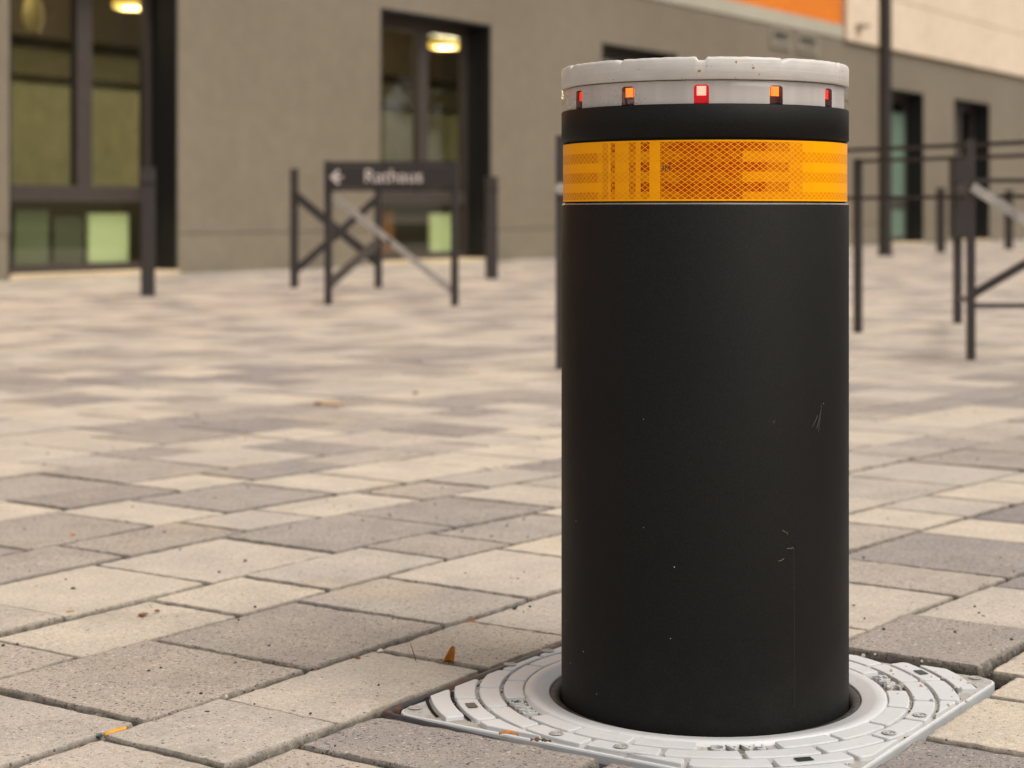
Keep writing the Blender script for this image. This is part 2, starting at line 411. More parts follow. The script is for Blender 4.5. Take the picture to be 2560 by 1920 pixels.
# ================================================================== BUILDING
WA = math.atan2(4450, 2920); WP = Vector((0, 17.587, 0)); WW = Vector((math.cos(WA), math.sin(WA), 0)); WN = Vector((math.sin(WA), -math.cos(WA), 0))
bld = empty('building', WP, WA, label='grey-brown rendered building with tall dark-framed windows and orange and cream panels above', cat='building')
# local axes of the building: x along the wall, -y towards the plaza, +y into the rooms
openings = [(-6.33, -4.68), (-2.13, -.37), (1.75, 3.48), (4.65, 6.35), (9.72, 11.45), (12.82, 14.55)]
HEAD, GT, TH, REC = 2.29, 2.865, .36, .26
wb = MB(); edges = [-16.0]
for a, b in openings: edges += [a, b]
edges.append(30.0)
for k in range(0, len(edges), 2): wb.box(edges[k], edges[k + 1], 0, TH, .31, GT)
for a, b in openings: wb.box(a, b, 0, TH, HEAD, GT)
wb.obj('wall', M_WALL, bld)
for k in range(0, len(edges), 2): MB().box(edges[k], edges[k + 1], .006, TH, -.05, .306).obj('plinth', M_PLINTH, bld)
MB().box(-16, 8.30, -.015, TH, GT + .003, 3.05).obj('pale_band', M_STRIP, bld)
MB().box(-16, 8.30, .01, TH, 3.053, 6.6).obj('orange_panel', M_ORANGE, bld)
MB().box(8.33, 30, 0, TH, GT + .003, 6.6).obj('upper_wall', M_STRIP, bld)
cx0 = 8.33; first = True
for col in range(7):
    for row in range(3):
        x0 = 8.33 + col * 3.15; z0 = GT - .02 + row * .735
        me = bevelled(MB().box(x0 + .004, x0 + 3.142, -.06, -.003, z0 + .004, z0 + .728).mesh('cream_panel'), .004, 1)
        link('cream_panel', me, M_CREAM, bld)
MB().box(-16, 30, 0, 9, 6.6, 6.75).obj('roof', M_STRIP, bld)
MB().box(-16, 30, 8.7, 9, -.05, 6.6).obj('back_wall', M_DARK, bld)
MB().box(-16.2, -16, 0, 9, -.05, 6.75).obj('side_wall', M_WALL, bld)
M_OLIVE = mk_render_wall('olive_room_wall', (.31, .31, .215), (.39, .375, .26), 2)
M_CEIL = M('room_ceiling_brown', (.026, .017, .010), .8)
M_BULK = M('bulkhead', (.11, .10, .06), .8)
M_FLOORI = M('room_floor', (.12, .10, .07), .5)
M_SILL = mk_render_wall('threshold_stone', (.66, .52, .34), (.72, .57, .38), 20)
M_TEAL = M('teal_blind', (.13, .20, .15), .7)
M_PALE = M('pale_room_wall', (.42, .40, .26), .8)
for k, (a, b) in enumerate(openings):
    # black metal lining of the reveal
    j = MB(); j.box(a - .001, a + .02, .002, REC + .08, .03, HEAD - .02); j.box(b - .02, b + .001, .002, REC + .08, .03, HEAD - .02); j.box(a - .001, b + .001, .002, REC + .08, HEAD - .02, HEAD + .001)
    j.obj('jamb', M_JAMB, bld)
    bevelled_t = MB().box(a, b, -.02, REC + .05, -.04, .028).mesh('threshold'); link('threshold', bevelled_t, M_SILL, bld)
    wn = empty('window'); wn.parent = bld
    a1, b1 = a + .02, b - .02; mid = a1 + .568 * (b1 - a1); y0, y1 = REC, REC + .07; zt0, zt1 = .55, .665
    fr = MB()
    fr.box(a1, a1 + .06, y0, y1, .03, HEAD - .02); fr.box(b1 - .06, b1, y0, y1, .03, HEAD - .02)
    fr.box(a1 + .06, b1 - .06, y0, y1, .03, .09); fr.box(a1 + .06, b1 - .06, y0, y1, HEAD - .13, HEAD - .02)
    fr.obj('frame', M_FRAME, wn)
    MB().box(a1 + .06, b1 - .06, y0 - .012, y1 - .002, zt0, zt1).obj('transom', M_FRAME, wn)
    MB().box(mid - .075, mid + .075, y0 - .006, y1 - .004, zt1, HEAD - .13).obj('mullion', M_FRAME, wn)
    if k >= 2: MB().box(mid - .05, mid + .05, y0 - .004, y1 - .004, .09, zt0).obj('mullion', M_FRAME, wn)
    for (p, q_, z0, z1) in ((a1 + .06, mid - .075, zt1, HEAD - .13), (mid + .075, b1 - .06, zt1, HEAD - .13), (a1 + .06, b1 - .06, .09, zt0)):
        MB().box(p, q_, y0 + .03, y0 + .036, z0, z1).obj('pane', M_GLASS, wn)
# rooms behind the facade
def room(a, b, depth, h, wallm, nm='room'):
    r = MB(); y0 = TH + .003
    MB().box(a, b, y0 + depth, y0 + depth + .1, 0, h).obj('room_back_wall', wallm, bld)
    MB().box(a - .1, a, y0, y0 + depth, 0, h).obj('room_side_wall', wallm, bld); MB().box(b, b + .1, y0, y0 + depth, 0, h).obj('room_side_wall', wallm, bld)
    MB().box(a - .1, b + .1, y0, y0 + depth, h, h + .1).obj('room_ceiling', M_CEIL, bld)
    MB().box(a - .1, b + .1, y0, y0 + depth, -.05, .02).obj('room_floor', M_FLOORI, bld)
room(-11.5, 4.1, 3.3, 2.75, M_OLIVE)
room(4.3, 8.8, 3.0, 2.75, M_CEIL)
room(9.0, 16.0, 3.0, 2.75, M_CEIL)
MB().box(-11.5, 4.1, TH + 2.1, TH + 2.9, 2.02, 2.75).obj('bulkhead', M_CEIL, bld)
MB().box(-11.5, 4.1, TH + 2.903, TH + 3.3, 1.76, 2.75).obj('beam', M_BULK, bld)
# teal blind in the near right-hand window, slatted blind in the far one
MB().box(9.8, 11.38, REC + .015, REC + .024, .1, 1.98).obj('roller_blind', M_TEAL, bld)
M_SLAT = M('blind_slat', (.33, .29, .20), .5)
sl0 = MB().box(12.93, 13.62, -.012, .012, -.002, .002).mesh('slat')
for k in range(34):
    z = .75 + k * .042; o = link('slat', sl0, M_SLAT, bld, (0, REC - .02, z)); o.rotation_euler = (math.radians(28), 0, 0)
# vents below the band
M_VENT = mk_steel('vent_grille_metal', (.34, .30, .24), .5)
for x0, x1 in ((5.96, 6.56), (6.76, 7.42)):
    v = empty('vent'); v.parent = bld
    fr = MB(); fr.box(x0, x1, -.03, -.002, 2.58, 2.61); fr.box(x0, x1, -.03, -.002, 2.78, 2.81); fr.box(x0, x0 + .04, -.03, -.002, 2.61, 2.78); fr.box(x1 - .04, x1, -.03, -.002, 2.61, 2.78); fr.obj('frame', M_VENT, v)
    MB().box(x0 + .14, x1 - .14, -.012, -.003, 2.72, 2.765).obj('opening', M_DARK, v)
    for q in range(3): MB().box(x0 + .04, x1 - .04, -.025, -.006, 2.63 + q * .03, 2.645 + q * .03).obj('slat', M_VENT, v)
# small camera-like fitting on the cream panel
bx = MB().box(8.62, 8.82, -.14, -.06, 3.04, 3.10); bx.box(8.69, 8.73, -.24, -.14, 3.055, 3.085); bx.obj('bracket_light', M_VENT, bld)

def bpoint(x, y, z): return WP + WW * x - WN * y + Vector((0, 0, z))
# lit ceiling lamps seen through the glass
def pendant(x, y, z, r, label, power):
    p = bpoint(x, y, z); t = empty('ceiling_lamp', p, 0, label=label, cat='lamp', group='lit ceiling lamps in the rooms')
    m = MB().lathe([(0.001, -.03), (r * .7, -.03), (r, -.015), (r, .03), (r * .9, .04), (.001, .04)], 32); m.obj('lamp_shade', M_LAMP, t)
    MB().tube([(0, 0, .04), (0, 0, 2.75 - z)], .006, 6).obj('rod', M_POST, t)
    ld = bpy.data.lights.new('lamp_glow', 'POINT'); ld.energy = power; ld.color = (1, .80, .52); ld.shadow_soft_size = r * .8
    lo = bpy.data.objects.new('lamp_glow', ld); COL.objects.link(lo); lo.parent = t; lo.location = (0, 0, -.14)
pendant(-4.17, 1.0, 2.17, .16, 'lit round yellow ceiling lamp in the upper right pane of the large left window', 95)
pendant(-5.42, 1.0, 2.26, .16, 'lit ceiling lamp cut by the top edge, left pane of the large left window', 4)
pendant(.27, 1.0, 2.19, .18, 'lit round yellow ceiling lamp inside the window behind the direction sign', 120)
# woven pendant lamp
t = empty('woven_lamp', bpoint(-5.23, 1.0, 1.99), 0, label='woven basket lamp hanging inside the left pane of the large left window', cat='lamp')
m = MB(); M_WICK = M('wicker', (.30, .25, .12), .7)
for k in range(9):
    z = -.12 + k * .032; r = .075 * math.sqrt(max(.15, 1 - (z / .17) ** 2)); m.tube([(r * math.cos(a * PI / 8), r * math.sin(a * PI / 8), z) for a in range(16)], .007, 5, closed=True)
m.obj('lamp_shade', M_WICK, t); MB().tube([(0, 0, .14), (0, 0, .77)], .005, 5).obj('rod', M_POST, t)
o = link('shade_block', bevelled(MB().box(-6.5, 6.5, 0, .5, 0, .56).mesh('shade_block'), .01, 1), M('dark_shade_block', (.030, .027, .017), .6), None, bpoint(-3.4, 1.55, .02), WA)  # added dark block, stands in for the darkness low in the room
tag(o, 'long dark block added for the shade low in the room behind the window panes', 'shade_block')
# things standing behind the lower panes
def standing(name, x0, x1, y0, y1, z0, z1, mat, label, cat):
    o = link(name, bevelled(MB().box(-(x1 - x0) / 2, (x1 - x0) / 2, 0, y1 - y0, 0, z1 - z0).mesh(name), .006, 1), mat, None, bpoint((x0 + x1) / 2, y0, z0), WA)
    return tag(o, label, cat)
M_PAPER = M('pale_green_board', (.62, .66, .40), .7); M_GBOX = M('green_grey_board', (.14, .145, .085), .7); M_BBOX = M('brown_grey_board', (.09, .085, .055), .7)
standing('display_board', -5.27, -4.86, REC + .08, REC + .12, .085, .46, M_PAPER, 'pale green square board behind the lower pane of the large left window', 'board')
standing('crate', -5.98, -5.66, REC + .08, REC + .4, .06, .48, M_GBOX, 'olive green crate at the left end behind the lower pane of the left window', 'crate')
standing('crate', -5.60, -5.31, REC + .1, REC + .4, .06, .43, M_BBOX, 'brown grey crate between the olive crate and the pale green board', 'crate')
standing('display_board', -.89, -.53, REC + .08, REC + .12, .085, .46, M_PAPER, 'pale green board behind the lower pane of the window behind the direction sign', 'board')
standing('planter', -1.66, -1.45, REC + .1, REC + .32, .02, .48, M('rust_planter', (.20, .07, .02), .7), 'rust brown planter behind the lower left pane behind the direction sign', 'planter')

# ================================================================== STREET FURNITURE
def post(px, py, wdt, h, label, grp, name='steel_post'):
    p = gp(px, py); t = empty(name, p, math.radians(10), label=label, cat='post', group=grp)
    link('shaft', bevelled(MB().box(-wdt / 2, wdt / 2, -wdt / 2, wdt / 2, -.02, h - .01).mesh('shaft'), .004, 1), M_POST, t)
    link('cap', bevelled(MB().box(-wdt / 2 - .003, wdt / 2 + .003, -wdt / 2 - .003, wdt / 2 + .003, h - .01, h).mesh('cap'), .003, 1), M_POST, t)
    MB().box(-wdt / 2 - .004, wdt / 2 + .004, -wdt / 2 - .004, wdt / 2 + .004, h - .10, h - .085).obj('groove_ring', M_JAMB, t)
G1 = 'square steel posts along the facade'
post(370, 740, .078, .72, 'dark square steel post standing before the large left window', G1)
post(1229, 697, .078, .72, 'dark square steel post at the right end of the window behind the direction sign', G1)
post(2352, 632, .085, .76, 'dark square steel post between the tall lamp column and the gate, before the wall', G1)
post(2522, 623.5, .085, .76, 'dark square steel post nearest the right edge of the picture, by the wall', G1)
# lamp column
p = gp(2213, 640); t = empty('lamp_column', p, 0, label='tall dark brown lamp column rising out of the picture right of the black bollard', cat='lamp post')
MB().tube([(0, 0, -.02), (0, 0, .35), (0, 0, 5.2)], [.075, .072, .066], 20).obj('shaft', M_POST, t)
MB().tube([(0, 0, 0), (0, 0, .03)], [.09, .085], 20).obj('base_ring', M_POST, t)
MB().box(-.25, .45, -.08, .08, 5.2, 5.28).obj('lamp_head', M_POST, t)

M_SIGN = M('sign_panel_dark', (.027, .021, .021), .55); M_LET = M('sign_lettering', (.72, .64, .60), .6)
def text_mesh(s, size, extrude=0, name='lettering', spacing=1.0, align='CENTER'):
    cu = bpy.data.curves.new(name, 'FONT'); cu.body = s; cu.size = size; cu.extrude = extrude; cu.align_x = align; cu.align_y = 'CENTER'; cu.space_character = spacing; cu.resolution_u = 4
    o = bpy.data.objects.new('tmp', cu); COL.objects.link(o)
    dg = bpy.context.evaluated_depsgraph_get(); me = bpy.data.meshes.new_from_object(o.evaluated_get(dg)); me.name = name
    bpy.data.objects.remove(o); return me
# direction sign on a barrier frame
A = gp(821, 762); B = gp(1137, 765); ax = (B - A); ang = math.atan2(ax.y, ax.x); Lg = ax.length
t = empty('direction_sign', A, ang, label='dark barrier frame carrying a sign panel with a left arrow and the word Rathaus', cat='sign')
for x in (0, Lg): MB().box(x - .017, x + .017, -.015, .015, -.02, .725).obj('post', M_POST, t)
MB().box(.014, Lg - .014, -.012, .012, .700, .722).obj('top_rail', M_POST, t)
link('sign_panel', bevelled(MB().box(.0, Lg + .004, -.030, -.016, .590, .698).mesh('sign_panel'), .002, 1), M_SIGN, t)
MB().box(.014, Lg - .014, -.010, .010, .574, .588).obj('rail', M_POST, t)
me = text_mesh('Rathaus', .096, .0008); o = link('lettering', me, M_LET, t, (Lg * .53, -.0325, .645)); o.rotation_euler = (PI / 2, 0, 0)
ar = MB(); xa = .052
ar.box(xa - .022, xa + .032, -.034, -.031, .638, .650)
ar.add([(xa - .034, -.034, .644), (xa + .006, -.034, .606), (xa + .016, -.034, .616), (xa - .012, -.034, .644), (xa + .016, -.034, .672), (xa + .006, -.034, .682),
        (xa - .034, -.0308, .644), (xa + .006, -.0308, .606), (xa + .016, -.0308, .616), (xa - .012, -.0308, .644), (xa + .016, -.0308, .672), (xa + .006, -.0308, .682)],
       [(0, 1, 2, 3), (0, 3, 4, 5), (0, 6, 7, 1), (1, 7, 8, 2), (2, 8, 9, 3), (3, 9, 10, 4), (4, 10, 11, 5), (5, 11, 6, 0)])
ar.obj('arrow', M_LET, t)
MB().bar((.02, -.004, .555), (Lg - .012, -.004, .075), .012, .032, up=(0, 0, 1)).obj('brace', M_BRACE, t)
MB().box(Lg * .48, Lg * .48 + .012, -.02, .02, .30, .335).obj('clamp', M_JAMB, t)
# cross braced barrier behind it
C = gp(736, 720); Dp = gp(946, 720); v = Dp - C; an2 = math.atan2(v.y, v.x); L2 = v.length
t = empty('cross_barrier', C, an2, label='dark two-post barrier with a diagonal cross, behind and left of the direction sign', cat='barrier')
MB().box(-.024, .024, -.024, .024, -.02, .738).obj('post', M_POST, t)
MB().box(L2 - .023, L2 + .023, -.023, .023, -.02, .665).obj('post', M_POST, t)
MB().bar((.01, 0, .57), (L2, 0, .155), .018, .055).obj('brace', M_POST, t)
MB().bar((.01, .02, .11), (L2, .02, .56), .014, .045).obj('brace', M_POST, t)
MB().tube([(0, 0, .58), (.02, -.03, .57)], .02, 8).obj('hinge', M_POST, t)
# low side brace between the two frames
pa = Vector((A.x, A.y, .10)); pb_ = Vector((Dp.x, Dp.y, .29))
o = MB().bar((0, 0, 0), pb_ - pa, .02, .05).obj('side_brace', M_POST, None, pa)
tag(o, 'dark sloping bar running back from the foot of the direction sign to the cross barrier', 'bar')
# railings and gate on the right
def rail_thing(name, P, Q, rails, w_, label, cat, posts=(True, True), h=.69):
    d = Q - P; an = math.atan2(d.y, d.x); L = d.length
    t = empty(name, P, an, label=label, cat=cat, group='steel railings on the plaza')
    for i_, x in enumerate((0, L)):
        if posts[i_]: MB().box(x - w_ / 2, x + w_ / 2, -w_ / 2, w_ / 2, -.02, h).obj('post', M_POST, t)
    for z, hh in rails: MB().box(w_ / 2, L - w_ / 2, -.006, .006, z - hh / 2, z + hh / 2).obj('rail', M_POST, t)
    return t
dd = Vector((.52, -.854, 0)).normalized()
R1 = Vector((1.176, 6.25, 0))
rail_thing('railing', R1 - dd * .62, R1 + dd * 1.7, ((.683, .013), (.515, .012)), .02, 'dark two-rail railing passing behind the bollard and the pale-barred gate post', 'railing', h=.69)
P0_ = gp(2145, 833)
rail_thing('railing', P0_, P0_ + Vector((.54, -.842, 0)).normalized() * 1.9, ((.662, .013),), .025, 'dark railing starting at the slim post close to the right side of the bollard', 'railing', h=.672)
P1 = gp(2427, 901); P2 = gp(2394, 808)
t = empty('gate', P1, 0, label='dark swing gate with a pale grey diagonal bar at the right edge of the picture', cat='gate')
MB().box(-.012, .012, -.012, .012, -.02, .695).obj('post', M_POST, t)
MB().box(.012, 1.05, -.006, .006, .165, .18).obj('rail', M_POST, t)
MB().box(.012, 1.05, -.006, .006, .558, .572).obj('rail', M_POST, t)
MB().bar((.0, -.016, .545), (.60, -.016, .17), .012, .030).obj('brace', M_BRACE, t)
MB().bar((.0, .02, .20), (.72, .02, .62), .012, .026).obj('brace', M_POST, t)
MB().box(1.033, 1.067, -.017, .017, -.02, .695).obj('post', M_POST, t)
MB().tube([(.0, .0, .19), (P2.x - P1.x, P2.y - P1.y, .11)], .009, 6).obj('hinge_bar', M_POST, t)
dx = P2 - P1
t = empty('gate_box_post', P2, 0, label='slim post with a dark upright lock box just behind the post of the pale-barred gate', cat='post')
MB().box(-.016, .016, -.016, .016, -.02, .40).obj('post', M_POST, t)
link('lock_box', bevelled(MB().box(-.028, .055, -.04, .04, .355, .705).mesh('lock_box'), .006, 1), M_POST, t)
k_ = MB().tube([(0, -.05, .56), (0, -.085, .56)], [.026, .024], 16); k_.obj('knob', M_FRAME, t)
P3 = gp(1396, 924)
t = empty('railing', P3 + Vector((.006, 0, 0)), math.radians(6), label='dark gate post with a round latch half hidden behind the left side of the bollard', cat='railing', group='steel railings on the plaza')
MB().box(-.013, .013, -.013, .013, -.02, .692).obj('post', M_POST, t)
MB().box(.016, .50, -.011, .011, .665, .69).obj('rail', M_POST, t); MB().box(.016, .50, -.011, .011, .16, .185).obj('rail', M_POST, t)
MB().box(.50, .532, -.016, .016, -.02, .692).obj('post', M_POST, t)
MB().tube([(-.002, -.03, .535), (-.002, -.014, .535)], .017, 12).obj('latch', M_BRACE, t)

# ================================================================== BOLLARD
R = .1375
bol = empty('bollard', (BX, BY, 0), math.atan2(-BY, -BX), label='black retractable bollard with white cap, ring of red lights and orange reflective band', cat='bollard')
# local -x.. : local +X points at the camera
def mk_coat():
    m = M('black_powder_coat', (.006, .0055, .005), .42, spec=.16); t = NT(m)
    c = t.mix(1, (.0064, .0058, .0053), t.ramp(t.noise(5, 3, .5), [(.3, .85), (.7, 1.15)]), 'MULTIPLY')
    v = t.n('ShaderNodeTexVoronoi'); v.inputs['Scale'].default_value = 260; t.l(t.tc.outputs['Object'], v.inputs['Vector'])
    se = t.n('ShaderNodeSeparateColor'); t.l(v.outputs['Color'], se.inputs[0])
    sepz = t.n('ShaderNodeSeparateXYZ'); t.l(t.tc.outputs['Object'], sepz.inputs[0])
    lowd = t.math('MULTIPLY_ADD', sepz.outputs[2], -.020, .0085)
    pk = t.math('MULTIPLY', t.math('LESS_THAN', se.outputs[0], t.math('MAXIMUM', lowd, .0008)), t.math('LESS_THAN', v.outputs['Distance'], .16))
    c = t.mix(t.math('MULTIPLY', pk, .8), c, (.42, .38, .32))
    dust = t.math('MULTIPLY', t.ramp(t.math('MULTIPLY_ADD', sepz.outputs[2], 4, t.noise(22, 4, .6)), [(.35, .05), (.75, 0)]), 1)
    c = t.mix(dust, c, (.09, .085, .078))
    c = t.mix(1, c, t.ramp(t.noise(1100, 2, .7), [(.32, .45), (.5, 1), (.68, 2.1)]), 'MULTIPLY')
    t.color(c)
    nz = t.noise(2200, 2, .5); t.bump(nz, .35, .00035)
    t.rough(t.ramp(t.noise(12, 3), [(.3, .50), (.7, .60)])); return m
M_COAT = mk_coat()
NSEG = 192
def lathe_obj(name, prof, mat, parent, n=NSEG):
    return MB().lathe(prof, n).obj(name, mat, parent)
M_EDGE = mk_steel('pale_edge_metal', (.20, .18, .17), .3)
lathe_obj('body', [(R, -.12), (R, .4695), (R - .0006, .4705)], M_COAT, bol)
lathe_obj('body_edge', [(R - .0005, .4704), (R - .0014, .4716), (R - .0032, .4718), (R - .0034, .4716)], M_EDGE, bol)  # chamfer paler than the body
lathe_obj('tape_seat', [(R - .0036, .4600), (R - .0036, .5300)], M_DARK, bol)
lathe_obj('upper_band', [(R - .006, .5297), (R - .0012, .5297), (R, .5309), (R, .5588), (R - .0010, .5597), (R - .008, .5598)], M_COAT, bol)
lathe_obj('core', [(.112, .40), (.118, .5985), (0.001, .5985)], M_DARK, bol, 64)
# reflective tape with a diamond lattice and painted-in gleam, mapped by UV (metres along the band, metres up)
RT = R - .0016; z0t, z1t = .4733, .5277; n = 256
vs_ = []; fs = []
for k in range(n + 1):
    a = 2 * PI * k / n - PI
    for z in (z0t, z1t): vs_.append((RT * math.cos(a), RT * math.sin(a), z))
for k in range(n): fs.append((2 * k, 2 * k + 2, 2 * k + 3, 2 * k + 1))
me = bpy.data.meshes.new('reflective_tape'); me.from_pydata(vs_, [], fs); me.update(); me.shade_smooth()
uvl = me.uv_layers.new(name='UVMap')
for pl in me.polygons:
    for li in pl.loop_indices:
        vi = me.loops[li].vertex_index; k = vi // 2; a = 2 * PI * k / n - PI; uvl.data[li].uv = (a * RT, vs_[vi][2] - z0t)
def mk_tape():
    m = M('orange_reflective_sheet', rough=.35, spec=.1); t = NT(m)
    uvn = t.n('ShaderNodeUVMap'); se = t.n('ShaderNodeSeparateXYZ'); t.l(uvn.outputs[0], se.inputs[0]); U, V = se.outputs[0], se.outputs[1]
    X = t.math('MULTIPLY', U, 1 / .00675); Y = t.math('MULTIPLY', V, 1 / .0048)
    def ln(e):
        f = t.math('FRACT', e); d = t.math('ABSOLUTE', t.math('SUBTRACT', f, .5)); return t.ramp(d, [(.40, 0), (.455, 1)])
    lat = t.math('MAXIMUM', ln(t.math('ADD', X, Y)), ln(t.math('SUBTRACT', X, Y)))
    # film gleam painted in as fixed light and dark bands and columns
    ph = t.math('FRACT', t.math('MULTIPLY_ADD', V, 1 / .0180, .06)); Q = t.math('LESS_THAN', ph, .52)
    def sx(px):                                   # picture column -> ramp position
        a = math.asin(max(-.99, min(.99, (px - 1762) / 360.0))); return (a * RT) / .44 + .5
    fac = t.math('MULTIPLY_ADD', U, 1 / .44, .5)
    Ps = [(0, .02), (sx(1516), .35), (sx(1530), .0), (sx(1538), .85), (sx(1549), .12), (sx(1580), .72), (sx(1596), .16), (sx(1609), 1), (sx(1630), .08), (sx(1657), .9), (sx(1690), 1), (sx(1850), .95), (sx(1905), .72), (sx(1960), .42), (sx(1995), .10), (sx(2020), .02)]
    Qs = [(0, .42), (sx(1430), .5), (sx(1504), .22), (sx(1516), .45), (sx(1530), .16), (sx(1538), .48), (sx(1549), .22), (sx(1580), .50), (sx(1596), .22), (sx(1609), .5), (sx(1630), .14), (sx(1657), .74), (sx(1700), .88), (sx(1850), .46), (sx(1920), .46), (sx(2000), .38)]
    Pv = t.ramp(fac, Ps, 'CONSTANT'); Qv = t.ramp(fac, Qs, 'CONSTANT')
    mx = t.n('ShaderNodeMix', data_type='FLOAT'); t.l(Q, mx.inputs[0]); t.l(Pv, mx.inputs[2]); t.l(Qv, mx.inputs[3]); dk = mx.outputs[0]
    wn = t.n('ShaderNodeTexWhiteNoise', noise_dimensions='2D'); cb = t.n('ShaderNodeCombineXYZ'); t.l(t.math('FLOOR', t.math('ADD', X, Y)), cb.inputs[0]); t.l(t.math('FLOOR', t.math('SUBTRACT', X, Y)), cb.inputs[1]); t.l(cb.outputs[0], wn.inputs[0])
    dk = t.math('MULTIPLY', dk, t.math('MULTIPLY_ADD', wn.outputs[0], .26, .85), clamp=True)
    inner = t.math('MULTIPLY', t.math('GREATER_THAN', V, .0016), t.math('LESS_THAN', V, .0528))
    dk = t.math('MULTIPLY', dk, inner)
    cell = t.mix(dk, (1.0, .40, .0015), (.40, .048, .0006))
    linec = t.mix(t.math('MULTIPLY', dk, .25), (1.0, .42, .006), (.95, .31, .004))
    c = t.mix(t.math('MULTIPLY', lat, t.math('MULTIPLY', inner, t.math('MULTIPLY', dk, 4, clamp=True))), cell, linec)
    t.color(c); t.b.inputs['Coat Weight'].default_value = .03; t.b.inputs['Coat Roughness'].default_value = .12
    t.bump(lat, .12, .0003); return m
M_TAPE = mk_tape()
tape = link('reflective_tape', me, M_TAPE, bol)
# small printed maker's mark on the tape
def curved_text(s, size, ang0, z, rad, name, mat, parent):
    tm = text_mesh(s, size, 0.0, name)
    for v in tm.vertices:
        x, y = v.co.x, v.co.y; a = ang0 + x / rad; v.co = (rad * math.cos(a), rad * math.sin(a), z + y)
    tm.update(); return link(name, tm, mat, parent)
def axg(px): return math.asin((px - 1762) / 360.0)         # picture column -> angle on the bollard front (local, +X = camera); +angle = right
M_PRINT = M('dark_print', (.10, .055, .008), .6)
curved_text('3M', .0072, axg(1672), zat(421, 1.585), RT + .0003, 'print_mark', M_PRINT, tape)
# light ring: pale backing, pockets with lamps, clear outer shell
def mk_backing():
    m = M('ring_backing_white', (.60, .57, .54), .5); t = NT(m)
    mp = t.map(scale=(30, 30, 3)); c = t.mix(1, (.585, .55, .525), t.ramp(t.noise(1, 3, .6, mp), [(.3, .82), (.7, 1.12)]), 'MULTIPLY'); t.color(c); return m
M_BACK = mk_backing()
zr0, zr1 = .5602, .5808
M_SHELL = mk_glass('clear_polycarbonate', (.93, .92, .92), .35)
RB = R - .0045
NB = 12; hw = math.radians(2.9)                     # pocket half angle
back = MB(); led_off = -math.radians(1.0)
zp0, zp1 = zr0 + .0004, zr1 - .0037
for k in range(NB):
    a0 = led_off + 2 * PI * k / NB + hw; a1 = led_off + 2 * PI * (k + 1) / NB - hw; ns = 14
    def arc(r, z, aa, bb, nn): return [(r * math.cos(aa + (bb - aa) * i_ / nn), r * math.sin(aa + (bb - aa) * i_ / nn), z) for i_ in range(nn + 1)]
    lo, hi = arc(RB, zr0, a0, a1, ns), arc(RB, zr1, a0, a1, ns)
    back.add(lo + hi, [(i_, i_ + 1, ns + 2 + i_, ns + 1 + i_) for i_ in range(ns)], True)
    lo, hi = arc(RB, zp1, a1, a1 + 2 * hw, 4), arc(RB, zr1, a1, a1 + 2 * hw, 4)   # strip above a pocket
    back.add(lo + hi, [(i_, i_ + 1, 5 + 1 + i_, 5 + i_) for i_ in range(4)], True)
for k in range(NB):                                  # arched tops of the pockets
    a = led_off + 2 * PI * k / NB; rt_ = RB + .00005; q4 = hw * .45; zq = .0022
    for sg in (-1, 1):
        P4 = [(a + sg * hw, zp1), (a + sg * (hw - q4), zp1), (a + sg * (hw - q4 * .35), zp1 - zq * .35), (a + sg * hw, zp1 - zq)]
        back.add([(rt_ * math.cos(t4), rt_ * math.sin(t4), z4) for t4, z4 in P4], [(0, 1, 2, 3)])
ring = back.obj('light_ring', M_BACK, bol)
PK_D = M('pocket_dark', (.15, .105, .11), .5); PK_R = emis('pocket_lit_red', (1, .01, .05), .16, (.5, .01, .01))
LEDS = {0: ((1.0, .50, .36), 1.0, 1), 1: ((1.0, .23, .015), 1.15, 0), 11: ((1.0, .22, .012), 1.2, 0), 2: ((1.0, .012, .012), .75, 0), 10: ((1.0, .02, .012), .8, 0)}
RIM_R = emis('lit_red_rim', (1, .03, .012), .7, (.5, .02, .01))
